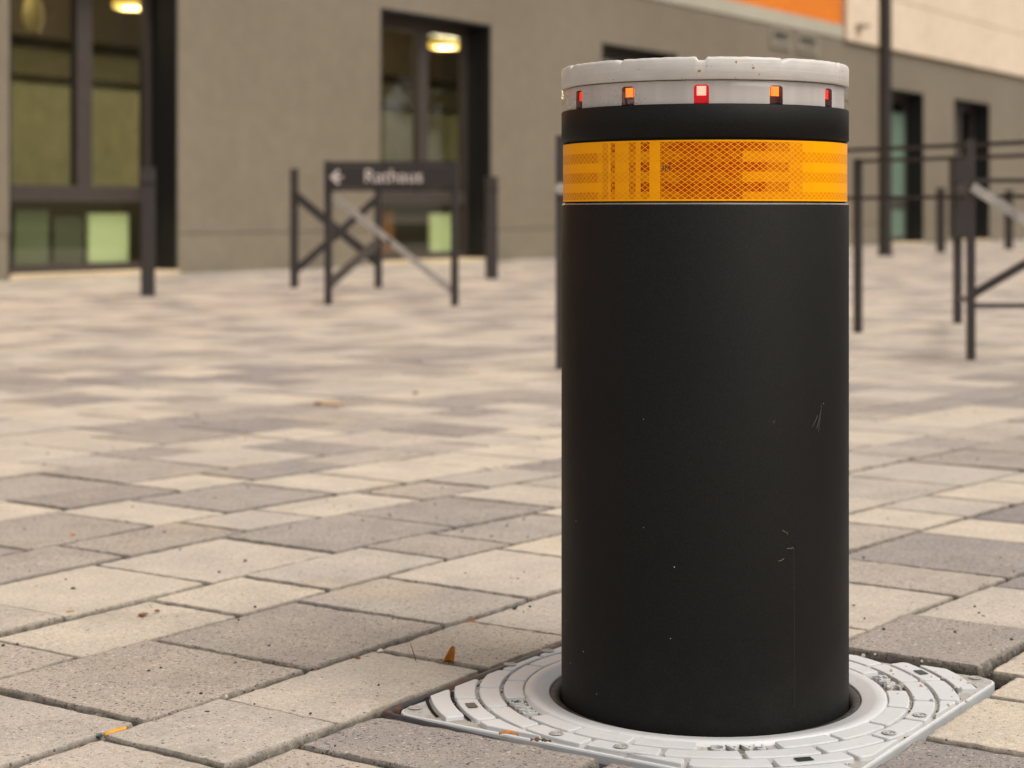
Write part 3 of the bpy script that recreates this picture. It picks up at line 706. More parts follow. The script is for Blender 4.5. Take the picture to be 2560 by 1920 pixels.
for k in range(NB):
    a = led_off + 2 * PI * k / NB; col, stg, lit = LEDS.get(k, ((1, .03, .01), .7, 0)); mt = emis('red_lamp_%d' % k, col, stg, (.5, .05, .02))
    pk = MB(); dpt = .009; c_, s_ = math.cos(a), math.sin(a); ta = (-s_, c_)
    wv_ = RB * math.sin(hw)
    def pt(r, tt, z): return (r * c_ + ta[0] * tt, r * s_ + ta[1] * tt, z)
    rf = RB * math.cos(hw); rb_ = RB - dpt; W = wv_
    pk.add([pt(rb_, -W, zp0), pt(rb_, W, zp0), pt(rb_, W, zp1), pt(rb_, -W, zp1), pt(rf, -W, zp0), pt(rf, W, zp0), pt(rf, W, zp1), pt(rf, -W, zp1)],
           [(0, 1, 2, 3), (0, 4, 5, 1), (3, 2, 6, 7), (0, 3, 7, 4), (1, 5, 6, 2)])
    pko = pk.obj('lamp_pocket', PK_R if lit else PK_D, ring)
    rl = RB - .0025; hwl = .0033; zc_ = zr0 + .0115; zh = .0034
    bmL = MB(); bmL.add([pt(rl - .005, -hwl, zc_ - zh), pt(rl - .005, hwl, zc_ - zh), pt(rl - .005, hwl, zc_ + zh), pt(rl - .005, -hwl, zc_ + zh), pt(rl, -hwl, zc_ - zh), pt(rl, hwl, zc_ - zh), pt(rl, hwl, zc_ + zh), pt(rl, -hwl, zc_ + zh)],
           [(0, 1, 2, 3), (4, 5, 6, 7), (0, 4, 5, 1), (3, 2, 6, 7), (0, 3, 7, 4), (1, 5, 6, 2)])
    lm = bevelled(bmL.mesh('red_light'), .0008, 2); link('red_light', lm, mt, ring)
    rr = .0009; loop = [pt(rl - .0006, sx_ * (hwl + .0006), zc_ + sz_ * (zh + .0006)) for sx_, sz_ in ((-1, -1), (1, -1), (1, 1), (-1, 1))]
    MB().tube(loop, rr * .7, 6, closed=True).obj('light_rim', RIM_R, ring)
sh = MB(); RS = R - .0006
sh.lathe([(RB, zr0 - .0002), (RS, zr0), (RS, zr1 - .0003), (RB, zr1)], NSEG)
sho = sh.obj('clear_shell', M_SHELL, bol)
# condensation drops on the left of the shell
M_DROP = mk_glass('water_drop', (.92, .90, .90), 2.0)
q = random.Random(3); dm = MB()
for k in range(330):
    px = q.choice((q.uniform(1416, 1450), q.uniform(1430, 1560), q.uniform(1540, 1620), q.gauss(1582, 18))); hh = 1 if px < 1590 else max(.1, 1 - (px - 1590) / 60)
    if px > 1640: continue
    zc_ = zr0 + .0012 + q.random() ** 1.3 * .0125 * hh; a = axg(px); r = q.choice((.0004, .0005, .0006, .0008, .0012)); 
    n_ = Vector((math.cos(a), math.sin(a), 0)); tt = Vector((-math.sin(a), math.cos(a), 0)); c0 = n_ * RS + Vector((0, 0, zc_))
    vs_ = [c0 + n_ * r * .7]; fs = []
    for ring_i, (rr, hh_) in enumerate(((.6, .55), (1, 0.02))):
        for j in range(8): aa = j * PI / 4; vs_.append(c0 + (tt * math.cos(aa) + Vector((0, 0, 1)) * math.sin(aa)) * r * rr + n_ * r * hh_ * .7)
    for j in range(8): fs.append((0, 1 + j, 1 + (j + 1) % 8)); fs.append((1 + j, 9 + j, 9 + (j + 1) % 8, 1 + (j + 1) % 8))
    dm.add(vs_, fs, True)
tag(dm.obj('water_drops', M_DROP, bol), kind='stuff')
# cap with six-millimetre notches in the rim
def mk_capm():
    m = M('white_grey_paint', (.52, .495, .46), .5); t = NT(m)
    mp = t.map(scale=(9, 9, 260)); nz = t.noise(1, 4, .6, mp); mp2 = t.map(scale=(40, 40, 60)); n2 = t.noise(1, 4, .6, mp2)
    c = t.mix(1, (.58, .55, .52), t.ramp(n2, [(.3, .93), (.7, 1.06)]), 'MULTIPLY')
    dt = t.noise(300, 2, .5); c = t.mix(t.ramp(dt, [(.76, 0), (.80, .6)]), c, (.30, .17, .05)); t.color(c)
    b = t.bump(nz, .5, .0009); t.bump(n2, .3, .0006, b); return m
M_CAP = mk_capm()
n = 720; prof = [(R - .010, .5815), (R - .0007, .5815), (R, .5822), (R, .5985), (R - .0007, .6008), (R - .0022, .6016), (R - .006, .6018), (R - .016, .6018), (R - .018, .5985), (.001, .5985)]
notch = [-65.3, -32.8, -.9, 30.6, 63.8, 95, 126, 158, 190, 222, 254]
wob = [(rnd.uniform(0, 6.28), rnd.uniform(.0001, .0002), f) for f in (5, 13, 37, 71)]
vs_ = []
for pi_, (r, z) in enumerate(prof):
    for k in range(n):
        a = 2 * PI * k / n - PI; ad = math.degrees(a); dz = 0; dr = 0
        for i_, c in enumerate(notch):
            d = (ad - c + 180) % 360 - 180; l, rgt = ((.5, 2.2), (2.2, .4), (1.6, 1.6), (.4, 2.4), (1.2, 1.2))[i_ % 5]
            e = d / rgt if d > 0 else -d / l
            if e < 1.35: dz = max(dz, .0030 * min(1, (1.35 - e) / .55)) if i_ % 5 == 2 else max(dz, .0028 * (1.35 - e) / 1.35)
        wv = sum(am * math.sin(f * a + p_) for p_, am, f in wob)
        if pi_ == 3: z_ = z - dz * .9; rr = r
        elif pi_ in (4, 5, 6, 7): z_ = z - dz + wv * .6; rr = r + wv * .3
        else: z_ = z; rr = r
        vs_.append((rr * math.cos(a), rr * math.sin(a), z_))
fs = [(i_ * n + k, i_ * n + (k + 1) % n, (i_ + 1) * n + (k + 1) % n, (i_ + 1) * n + k) for i_ in range(len(prof) - 1) for k in range(n)]
cap = MB().add(vs_, fs, True).obj('cap', M_CAP, bol)
# rust spots on the cap, scuffs and curled fibres on the body
def skin_blob(px, py, rad_m, depth_r, mb, seed, aspect=1.0, h=.00015):
    q = random.Random(seed); a = axg(px); z = zat(py, 1.585); nn = Vector((math.cos(a), math.sin(a), 0)); tt = Vector((-math.sin(a), math.cos(a), 0))
    c0 = nn * (depth_r + h) + Vector((0, 0, z)); vs_ = [c0 + nn * h]; m_ = 9
    for j in range(m_): aa = 2 * PI * j / m_; rr = rad_m * q.uniform(.6, 1.1); vs_.append(c0 - nn * h * .8 + tt * rr * math.cos(aa) + Vector((0, 0, rr * aspect * math.sin(aa))))
    mb.add(vs_, [(0, 1 + j, 1 + (j + 1) % m_) for j in range(m_)])
rs = MB(); rs2 = MB()
for i_, (px, py, r) in enumerate(((1751, 178, .0011), (1836.5, 156, .0008), (1876, 170, .0009), (1890, 186, .0006), (1711, 195, .0004), (2097, 163, .0006), (1548, 193, .0005), (1745, 185, .0004), (1874, 163, .0004))): skin_blob(px, py, r * 1.5, R, rs, i_)
M_RUST = M('rust_stain', (.42, .20, .045), .8); M_RUST2 = M('rust_dark', (.10, .05, .02), .8)
tag(rs.obj('rust_spots', M_RUST, cap), kind='stuff')
for i_, (px, py, r) in enumerate(((1752, 178, .0006), (1877, 169.5, .0005), (1837, 156.5, .0004), (1609, 170, .0005), (1768, 166, .0006), (1780, 166.5, .0004))): skin_blob(px, py, r, R, rs2, i_ + 40, h=.0003)
tag(rs2.obj('paint_chips', M_RUST2, cap), kind='stuff')
M_SCR = M('scuff', (.085, .075, .072), .7); M_FIB = M('fibre', (.30, .27, .18), .7)
sc = MB()
def stroke(pts, wpx, mb, h=.00012):
    P_ = []
    for px, py in pts:
        a = axg(px); P_.append(Vector(((R + h) * math.cos(a), (R + h) * math.sin(a), zat(py, 1.585))))
    mb.tube(P_, wpx * .000178, 5)
for s_ in (((2040, 1022), (2037, 1050), (2034, 1075), (2032, 1090)), ((2037, 1040), (2033, 1060), (2031, 1078)), ((2031, 1047), (2024, 1062), (2017, 1075)), ((2036, 1055), (2030, 1072), (2027, 1082)), ((1922, 1053), (1922, 1060)), ((1926, 1052), (1926, 1060))): stroke(s_, 1.1, sc)
sc.obj('scuff_mark', M_SCR, bol)
for s_ in (((1944, 1329), (1950, 1334), (1954, 1335), (1957, 1341)), ((1955, 1377), (1960, 1375), (1964, 1378), (1968, 1374), (1971, 1379)), ((1934, 1405), (1941, 1405), (1948, 1400))):
    fb = MB(); stroke(s_, .8, fb, .0004); fb.obj('fibre', M_FIB, bol)
stl = MB(); stroke([(1972, 1380), (1973, 1500), (1974, 1650), (1974, 1780)], .7, stl, -.00005); stl.obj('seam_line', M('seam', (.032, .029, .028), .5), bol)

# ================================================================== BOLLARD COVER PLATE
cov = empty('bollard_cover', (BX, BY, 0), AU, label='light grey square cover plate with raised arc bricks and FAAC lettering around the bollard foot', cat='cover plate')
HB = .2140; RC = .017                                # half side, corner radius
def mk_plate(name='plate_paint', b_=(.585, .592, .60)):
    m = M(name, b_, .45); t = NT(m)
    c = t.mix(1, b_, t.ramp(t.noise(14, 4, .6), [(.3, .95), (.7, 1.05)]), 'MULTIPLY')
    c = t.mix(t.ramp(t.noise(55, 4, .7), [(.58, 0), (.72, .35)]), c, (.42, .36, .27))
    c = t.mix(t.ramp(t.noise(420, 2, .6), [(.75, 0), (.78, .8)]), c, (.08, .06, .045)); t.color(c)
    t.bump(t.noise(500, 3, .6), .15, .0006); return m
M_PLATE = mk_plate()
def mk_plate_low():
    m = M('plate_paint_gaps', (.5, .49, .47), .6); t = NT(m)
    P = t.tc.outputs['Object']
    c = t.mix(t.ramp(t.noise(40, 4, .7), [(.40, 0), (.62, .75)]), (.46, .455, .45), (.30, .26, .20))
    # grit gathered in the gaps
    c = t.mix(t.ramp(t.noise(330, 3, .65), [(.60, 0), (.68, .7)]), c, (.07, .055, .035)); t.color(c)
    t.bump(t.noise(330, 3, .7), .4, .0015); return m
M_LOW = mk_plate_low()
def rsq(h, r, n=6):
    pts = []
    for cx_, cy_, a0 in ((1, 1, 0), (-1, 1, 90), (-1, -1, 180), (1, -1, 270)):
        for k in range(n + 1): a = math.radians(a0 + 90 * k / n); pts.append((OX + (h - r) * cx_ + r * math.cos(a), OY + (h - r) * cy_ + r * math.sin(a)))
    return pts
ZP = -.0005                                           # plate ground level
def ray_sq(a, pts):                                  # distance along a direction to the outline
    best = 9
    for i_ in range(len(pts)):
        x1, y1 = pts[i_]; x2, y2 = pts[(i_ + 1) % len(pts)]; dx, dy = math.cos(a), math.sin(a); ex, ey = x2 - x1, y2 - y1; den = dx * ey - dy * ex
        if abs(den) < 1e-12: continue
        t_ = (x1 * ey - y1 * ex) / den; s_ = (x1 * dy - y1 * dx) / den
        if -1e-6 <= s_ <= 1 + 1e-6 and t_ > 0: best = min(best, t_)
    return best
outline = rsq(HB, RC, 8); N = 256; rings = []
RH = .1490
def ringpts(fn): return [fn(2 * PI * k / N) for k in range(N)]
vs_ = []
lev = [(lambda a: RH, ZP - .012), (lambda a: RH, ZP + .0006), (lambda a: RH + .0012, ZP + .0016), (lambda a: RH + .0105, ZP + .0022), (lambda a: RH + .0125, ZP + .0036), (lambda a: .1712, ZP + .0042), (lambda a: .1728, ZP + .0034), (lambda a: .1740, ZP)]
# plate sheet: from ring to outline, then skirt down
dist = [ray_sq(2 * PI * k / N, outline) for k in range(N)]
for fn, z in lev:
    for k in range(N): a = 2 * PI * k / N; r = fn(a); vs_.append((r * math.cos(a), r * math.sin(a), z))
base_l = len(lev)
for ins, z in ((.0025, ZP), (.0006, ZP - .0006), (0, ZP - .002), (0, -.020)):
    for k in range(N): a = 2 * PI * k / N; r = dist[k] - ins; vs_.append((r * math.cos(a), r * math.sin(a), z))
fs = [(i_ * N + k, i_ * N + (k + 1) % N, (i_ + 1) * N + (k + 1) % N, (i_ + 1) * N + k) for i_ in range(base_l + 3) for k in range(N)]
mp_ = MB().add(vs_, [f[::-1] for f in fs], True); me = mp_.mesh('plate'); me.materials.append(M_PLATE); me.materials.append(M_LOW)
for i_, pl in enumerate(me.polygons):
    rw = i_ // N; pl.material_index = 1 if rw == base_l - 1 else 0; pl.use_smooth = rw < base_l - 1
plate = link('plate', me, None, cov)
ins_o = rsq(HB - .0015, RC - .001, 8)
def clip_poly(poly, h):
    for ax_, sg in ((0, 1), (0, -1), (1, 1), (1, -1)):
        out = []
        for i_ in range(len(poly)):
            p, q_ = poly[i_ - 1], poly[i_]; o_ = (OX, OY)[ax_]; pin, qin = (p[ax_] - o_) * sg <= h, (q_[ax_] - o_) * sg <= h
            if pin != qin:
                f = (h * sg + o_ - p[ax_]) / (q_[ax_] - p[ax_]); out.append((p[0] + (q_[0] - p[0]) * f, p[1] + (q_[1] - p[1]) * f))
            if qin: out.append(q_)
        poly = out
        if len(poly) < 3: return []
    return poly
def area(p): return abs(sum(p[i_ - 1][0] * p[i_][1] - p[i_][0] * p[i_ - 1][1] for i_ in range(len(p)))) / 2
def brick(r0, r1, a0, a1, hole=False, h_=.0040):
    g_ = .0022; n_ = 8
    a0, a1 = math.radians(a0), math.radians(a1)
    poly = [(r0 * math.cos(x), r0 * math.sin(x)) for x in [a0 + g_ / r0 + (a1 - a0 - 2 * g_ / r0) * k / n_ for k in range(n_ + 1)]][::-1] + \
           [(r1 * math.cos(x), r1 * math.sin(x)) for x in [a0 + g_ / r1 + (a1 - a0 - 2 * g_ / r1) * k / n_ for k in range(n_ + 1)]]
    poly = clip_poly(poly, HB - .003)
    if not poly or area(poly) < 2.2e-4: return None
    # drop coincident points, orient counter-clockwise
    pp = []
    for p in poly:
        if not pp or math.dist(p, pp[-1]) > 4e-4: pp.append(p)
    if math.dist(pp[0], pp[-1]) < 4e-4: pp.pop()
    sa = sum(pp[i_ - 1][0] * pp[i_][1] - pp[i_][0] * pp[i_ - 1][1] for i_ in range(len(pp)))
    if sa < 0: pp.reverse()
    # round the sharp corners
    out = []; m_ = len(pp)
    for i_ in range(m_):
        a_, b_, c_ = Vector(pp[i_ - 1]), Vector(pp[i_]), Vector(pp[(i_ + 1) % m_]); u1 = (a_ - b_); u2 = (c_ - b_)
        ang_ = u1.angle(u2) if u1.length > 0 and u2.length > 0 else PI
        if ang_ < math.radians(140):
            d = min(.0045, u1.length * .45, u2.length * .45); p1 = b_ + u1.normalized() * d; p2 = b_ + u2.normalized() * d
            for k in range(4):
                t_ = k / 3; out.append(tuple((p1 * (1 - t_) ** 2 + b_ * 2 * t_ * (1 - t_) + p2 * t_ ** 2)))
        else: out.append(tuple(b_))
    m_ = len(out)
    nrm = []
    for i_ in range(m_):
        d = Vector(out[(i_ + 1) % m_]) - Vector(out[i_ - 1]); nrm.append(Vector((-d.y, d.x)).normalized())
    vs_ = []
    for ins, z in ((-.0003, ZP - .001), (0, ZP + h_ * .74), (.0004, ZP + h_ * .94), (.0011, ZP + h_)):
        for i_ in range(m_): p = Vector(out[i_]) + nrm[i_] * ins; vs_.append((p.x, p.y, z))
    fs = [(l * m_ + i_, l * m_ + (i_ + 1) % m_, (l + 1) * m_ + (i_ + 1) % m_, (l + 1) * m_ + i_) for l in range(3) for i_ in range(m_)]
    mb = MB().add(vs_, fs, False).add(vs_[3 * m_:], [tuple(range(m_))])
    return mb.obj('raised_brick', M_PLATE, cov)
def loc(a): return a - 56                            # world angle -> angle on the plate
b1 = [189.4, 208.5, 226.5, 244.5, 262.6, 283.5, 302, 321, 340, 359, 379, 398, 417, 436, 455, 474, 492.5, 511, 530, 549.4]
textslots = []; M_DIRT_SHADE = mk_render_wall('dirt_shade_film', (.10, .085, .065), (.24, .21, .17), 60)
for k in range(len(b1) - 1):
    mid = (b1[k] + b1[k + 1]) / 2
    if k in (0, 4, 9, 14): textslots.append(mid); continue
    brick(.1745, .1935, loc(b1[k]), loc(b1[k + 1]))
for k in range(19):
    a = 178.3 + k * 18.947; brick(.1972, .2170, loc(a), loc(a + 18.947))
for k in range(20):
    a = 188.2 + k * 18.0
    ob = brick(.2208, .2408, loc(a), loc(a + 18.0))
for c_ in (45, 135, 225, 315):
    brick(.2452, .2640, c_ - 11, c_ + 11)
# text slots, screws, drain slots
for mid in textslots:
    a = math.radians(loc(mid)); me = text_mesh('FAAC', .0195, .0016, 'lettering', .98)
    o = link('lettering', me, M_PLATE, cov, (.1842 * math.cos(a), .1842 * math.sin(a), ZP + .0020)); o.rotation_euler = (0, 0, a - PI / 2)
    da = math.radians(8.2); sp = [(rr_ * math.cos(a + da * f_), rr_ * math.sin(a + da * f_), ZP + .0003) for rr_, fl in ((.1752, (-1, -.5, 0, .5, 1)), (.1938, (1, .5, 0, -.5, -1))) for f_ in fl]
    MB().add(sp, [tuple(range(10))]).obj('dirt_shade_film', M_DIRT_SHADE, cov)  # dark film for grit and painted-in shadow around the letters
M_SCREW = mk_steel('screw_steel', (.42, .41, .39), .45, .3)
def screw(r, adeg, z):
    a = math.radians(adeg); m_ = MB().lathe([(.0066, .0002), (.0062, .0005), (.0050, .0004), (.0046, -.0006), (.0038, -.0006), (.0034, .0001), (.0018, .0001), (.0015, -.0010), (.0002, -.0010)], 20)
    m_.obj('screw', M_SCREW, cov, (r * math.cos(a), r * math.sin(a), z))
for c_ in (45, 135, 225, 315): screw(.281 + .006 * (c_ == 225) - .006 * (c_ == 45), c_, ZP + .0008)
for a in (225.6, 244, 45, 66, 315, 334, 135, 154): screw(.2085, loc(a), ZP + .0047)
M_SLOT = M('slot_dark', (.03, .035, .033), .4)
for c_ in (45, 135, 225, 315):                       # rectangular window and dirt slots of each corner
    a = math.radians(c_ + 4)
    MB().box(-.0045, .0045, -.0075, .0075, 0, .0003).obj('drain_hole', M_SLOT, cov, (.2308 * math.cos(a), .2308 * math.sin(a), ZP + .0047), a)
    for rr, h1 in ((.2432, 12), (.2672, 7.5)):
        pts_i = [(r_ * math.cos(math.radians(c_ + h1 * s_)), r_ * math.sin(math.radians(c_ + h1 * s_))) for r_, rng in ((rr - .0016, (-1, -.5, 0, .5, 1)), (rr + .0016, (1, .5, 0, -.5, -1))) for s_ in rng]
        MB().add([(x, y, ZP + .0006) for x, y in pts_i], [tuple(range(len(pts_i)))]).obj('drain_slot', M_SAND, cov)
# slots in the skirt on the right front side
for x0, x1 in ((-.135, -.095),):
    MB().box(x0, x1, OY - HB - .0006, OY - HB + .002, -.010, -.0065).obj('side_slot', M_SLOT, cov)
# flange ring inside the hole
def mk_flange():
    m = M('flange_dark', (.05, .045, .042), .6); t = NT(m); t.color(t.ramp(t.noise(130, 4, .7), [(.35, (.03, .027, .026)), (.7, (.10, .09, .085))])); return m
MB().lathe([(.1379, -.04), (.1384, -.010), (.1410, -.0016), (.1478, -.0010), (.1486, -.0012), (.1489, -.0030)][::1], 160).obj('inner_flange', mk_flange(), cov)
MB().lathe([(.001, -.075), (.150, -.075)], 32).obj('pit_floor', M_PIT, cov)
# rusty frame
def mk_rustframe():
    m = M('frame_rusty_steel', (.05, .052, .06), .4, .2); t = NT(m)
    n1 = t.noise(16, 5, .7); f = t.ramp(n1, [(.52, 0), (.61, .85)]); n2 = t.noise(150, 4, .7)
    c = t.mix(f, t.ramp(n2, [(.3, (.016, .017, .020)), (.7, (.042, .042, .047))]), t.ramp(n2, [(.3, (.09, .04, .018)), (.6, (.24, .10, .032))])); t.color(c)
    t.rough(t.ramp(f, [(0, .38), (1, .85)])); t.bump(n2, .3, .001); return m
M_RF = mk_rustframe()
frm = empty('cover_frame', (BX, BY, 0), AU, label='dark steel frame with rust patches set in the paving around the grey cover plate', cat='frame')
lp = rsq(.2218, .014, 8)
MB().tube([(x, y, -.0048 - .015 * (y < -.19)) for x, y in lp], .0062, 10, closed=True).obj('rim_tube', M_RF, frm)
sv = [(x * s_, y * s_, z) for (s_, z) in ((1.015, -.012), (1.015, -.09)) for x, y in lp]; NN = len(lp)
MB().add(sv, [(k, (k + 1) % NN, NN + (k + 1) % NN, NN + k) for k in range(NN)]).obj('frame_wall', M_PIT, frm)
bp = MB(); bp.add([(x, y, -.03) for x, y in ((-.24, -.24), (.24, -.24), (.24, .24), (-.24, .24))], [(0, 1, 2, 3)])
# base tray with a round hole
tv = []; 
for k in range(64):
    a = 2 * PI * k / 64; tv.append((.152 * math.cos(a), .152 * math.sin(a), -.028))
for k in range(64):
    a = 2 * PI * k / 64; r = ray_sq(a, rsq(.236, .02, 6)); tv.append((r * math.cos(a), r * math.sin(a), -.028))
MB().add(tv, [(k, (k + 1) % 64, 64 + (k + 1) % 64, 64 + k) for k in range(64)]).obj('base_tray', M_PIT, frm)

# ================================================================== SMALL THINGS ON THE GROUND
def mk_leafm(name, a_, b_):
    m = M(name, a_, .55); t = NT(m); c = t.mix(t.ramp(t.noise(120, 4, .6), [(.4, 0), (.65, 1)]), a_, b_); t.color(c)
    t.b.inputs['Subsurface Weight'].default_value = 0; return m
M_LEAF = mk_leafm('orange_leaf', (.50, .19, .02), (.30, .09, .012)); M_LEAFY = mk_leafm('yellow_scrap', (.75, .38, .02), (.62, .26, .015)); M_LEAFB = mk_leafm('brown_leaf', (.30, .11, .02), (.10, .045, .015))
def sheet(pts, mat, th=.0004, name='leaf'):           # pts rows of a bent sheet [[(x,y,z)..]..]
    r, c = len(pts), len(pts[0]); vs_ = [Vector(p) for row in pts for p in row]; fs = [(i_ * c + j, i_ * c + j + 1, (i_ + 1) * c + j + 1, (i_ + 1) * c + j) for i_ in range(r - 1) for j in range(c - 1)]
    me = bpy.data.meshes.new(name); me.from_pydata(vs_, [], fs); me.update()
    bm = bmesh.new(); bm.from_mesh(me); bmesh.ops.solidify(bm, geom=bm.faces, thickness=th); bm.to_mesh(me); bm.free(); me.shade_smooth(); return me
# upright leaf in the joint left of the cover
p = gp(1122, 1657); s_ = p.y / F_PX
rows = []
outl = [(-16, 0, 13, -2), (-12, 8, 12, 5), (-7, 18, 14, 14), (-2, 28, 14, 22), (3, 37, 15, 29), (8, 44, 16, 40)]
for x0, y0, x1, y1 in outl: rows.append([((x0 + (x1 - x0) * f) * s_, .004 * math.sin(f * 3) - .002 * y0 / 20, (y0 + (y1 - y0) * f) * s_) for f in (0, .33, .66, 1)])
o = link('leaf', sheet(rows, M_LEAF), M_LEAF, None, p); tag(o, 'orange leaf fragment standing upright in a joint left of the cover plate', 'leaf')
# curled leaf on the plate edge
p = gp(1272, 1842, .003); s_ = p.y / F_PX
rows = [[((-25 + 50 * f) * s_, (.006 * (g_ - .5) - .004 * f), .003 + (9 * math.sin(PI * f) ** .6 * math.sin(PI * (.15 + .7 * g_))) * s_) for f in [k / 8 for k in range(9)]] for g_ in (0, .33, .66, 1)]
o = link('leaf', sheet(rows, M_LEAFB), M_LEAF, None, p); tag(o, 'curled orange-brown leaf lying on the front left edge of the cover plate', 'leaf')
p = gp(1352, 1857, .002); s_ = p.y / F_PX; q = random.Random(5)
rows = [[((-26 + 52 * f) * s_, (.005 * (g_ - .5) - .004 * f), .002 + abs(math.sin(f * 9 + g_ * 2)) * 8 * s_ * (1 - abs(f - .4))) for f in [k / 12 for k in range(13)]] for g_ in (0, .5, 1)]
o = link('leaf', sheet(rows, M_LEAFB), mk_leafm('crumpled_leaf', (.16, .075, .03), (.05, .03, .015)), None, p); tag(o, 'crumpled dark brown leaf remains beside the screw at the front of the cover plate', 'leaf')
# yellow scrap in the joint bottom left
p = gp(285, 1836); s_ = p.y / F_PX; an = math.atan2(EU.y, EU.x)
rows = [[(( -26 + 52 * f) * s_ * .95, .010 * f + .002 * g_, (-6 + 12 * g_) * s_ * (1 - .25 * abs(f - .5)) + (-2 + 9 * f) * 0 * s_ + .000) for f in (0, .1, .3, .5, .7, .9, 1)] for g_ in (0, .5, 1)]
o = link('leaf', sheet(rows, M_LEAFY), M_LEAFY, None, p + Vector((0, 0, .001))); o.rotation_euler = (0, math.radians(-9), 0); tag(o, 'bright yellow strip of leaf stuck in the joint at the bottom left', 'leaf')
o = MB().tube([gp(1026, 1636) - gp(1040, 1652) + Vector((0, 0, .012)), Vector((-.002, .0, .006)), Vector((0, 0, 0))], [.0003, .0005, .0006], 6).obj('twig', M('twig_brown', (.13, .045, .03), .7), None, gp(1040, 1652)); tag(o, 'thin red-brown twig leaning in the joint left of the upright leaf', 'twig')
tw = [Vector((math.cos(a) * .0075, 0, math.sin(a) * .0032)) for a in [PI * k / 10 for k in range(11)]]
o = MB().tube(tw, .00022, 5).obj('twig', M('wire_dark', (.06, .03, .02), .6), None, gp(2476, 1885, -.010) + Vector((0, 0, .0))); tag(o, 'fine dark bent stalk arching over the paving right of the cover plate', 'twig')
M_PEB = {'dark': M('dark_stone', (.035, .038, .045), .6), 'white': M('white_stone', (.62, .56, .46), .7), 'grey': M('blue_grey_stone', (.12, .14, .14), .6), 'brown': M('brown_bit', (.20, .075, .035), .8), 'tan': M('tan_bit', (.55, .36, .18), .8), 'red': M('dark_red_bit', (.11, .012, .01), .6), 'orange': M('orange_bit', (.50, .16, .04), .8)}
pebs = [(635, 1805, 9, 'dark', 'black angular pebble on the beige paver left of the cover plate', 1, .55), (603, 1836, 5, 'dark', 'small black chip in front of the angular pebble on the same beige paver', 1, .35),
 (249, 1841, 10, 'grey', 'rounded blue-grey pebble in the joint beside the yellow leaf strip', 1, .7), (952, 1631, 12, 'white', 'white stone lodged at the paver corner above the cover plate corner', 1, .55),
 (566, 1744, 6, 'white', 'tiny white stone in the wide dark joint left of the cover plate', .8, .9), (777, 1785, 5, 'red', 'dark red seed on the joint between two beige pavers', 1, .6),
 (174, 1529, 10, 'tan', 'tan leaf crumb in a joint at the left', 1.2, .35), (360, 1538, 13, 'brown', 'reddish brown leaf bit lying on the light paver at the left', 1.5, .3), (393, 1530, 8, 'brown', 'small reddish brown crumb at the right end of the leaf bit on the light paver', 1, .6),
 (183, 1338, 8, 'orange', 'blurred orange leaf crumb on the grey paver far left', 1, .4), (795, 1013, 13, 'brown', 'blurred brown leaf bit far out on the paving', 1, .4), (830, 1012, 26, 'tan', 'larger pale brown leaf far out on the paving beside a brown bit', 1.5, .18), (1040, 985, 10, 'brown', 'blurred brown crumb alone far out on the paving near the bollard', 1, .4),
 (2343, 1525, 6, 'dark', 'black pebble on the beige paver right of the bollard, left of two', 1, .5), (2458, 1542, 6, 'dark', 'black pebble on the beige paver right of the bollard, right of two', 1, .5), (2134, 1514, 5, 'dark', 'black pebble close to the right side of the bollard', 1, .5),
 (2525, 1793, 5, 'dark', 'dark chip on the paver right of the cover plate, upper of two', 1, .5), (2525, 1830, 4, 'dark', 'dark chip on the paver right of the cover plate, lower of two', 1, .5),
 (1287, 1523, 7, 'dark', 'dark stone in the joint left of the bollard', 1, .6), (1181, 1555, 9, 'orange', 'orange crumb in the joint left of the bollard near the upright leaf', 1.3, .3), (2325, 1659, 11, 'tan', 'pale mortar lump on the frame behind the cover plate at the right', 1, .6), (895, 1646, 10, 'brown', 'brown crumb in the wide joint beside the white stone', 1, .4)]
for i_, (px, py, r, mk, lab, sx_, sz_) in enumerate(pebs):
    zz = -.010 if (px > 2300 and py > 1700) else 0.0
    p = gp(px, py, zz); rr = r * p.y / F_PX
    me = hull_rock(rr, sx_, 1.0, sz_, 100 + i_, 16)
    cat = 'stone' if mk in ('dark', 'white', 'grey') else ('seed' if mk == 'red' else 'leaf bit')
    nm = {'stone': 'pebble', 'seed': 'seed', 'leaf bit': 'leaf_bit'}[cat]
    if 'mortar' in lab: cat, nm = 'lump', 'mortar_lump'
    o = link(nm, me, M_PEB[mk], None, p + Vector((0, 0, rr * sz_ * .55))); tag(o, lab, cat)
# grit: tiny grains in joints, on the cover and on pavers
def grit(n_, sampler, mats, name, parent=None, rmin=.0004, rmax=.0012):
    q = random.Random(11 + n_); mb = MB(); cube = [(-1, -1, -1), (1, -1, -1), (1, 1, -1), (-1, 1, -1), (-.7, -.6, 1), (.6, -.7, 1), (.7, .6, 1), (-.6, .7, 1)]
    F6 = [(0, 3, 2, 1), (4, 5, 6, 7), (0, 1, 5, 4), (1, 2, 6, 5), (2, 3, 7, 6), (3, 0, 4, 7)]
    me_i = []
    for k in range(n_):
        x, y, z = sampler(q); r = q.uniform(rmin, rmax) * (1 if q.random() < .85 else 1.6); a = q.uniform(0, 6.28); ca, sa = math.cos(a), math.sin(a)
        vs_ = []
        for cx_, cy_, cz_ in cube:
            cx_ *= q.uniform(.6, 1.2); cy_ *= q.uniform(.6, 1.1); vs_.append((x + r * (cx_ * ca - cy_ * sa), y + r * (cx_ * sa + cy_ * ca), z + r * .6 * cz_))
        mb.add(vs_, F6); me_i += [k % len(mats)] * 6
    me = mb.mesh(name)
    for m_ in mats: me.materials.append(m_)
    me.polygons.foreach_set('material_index', me_i)
    return tag(link(name, me, None, parent), kind='stuff')
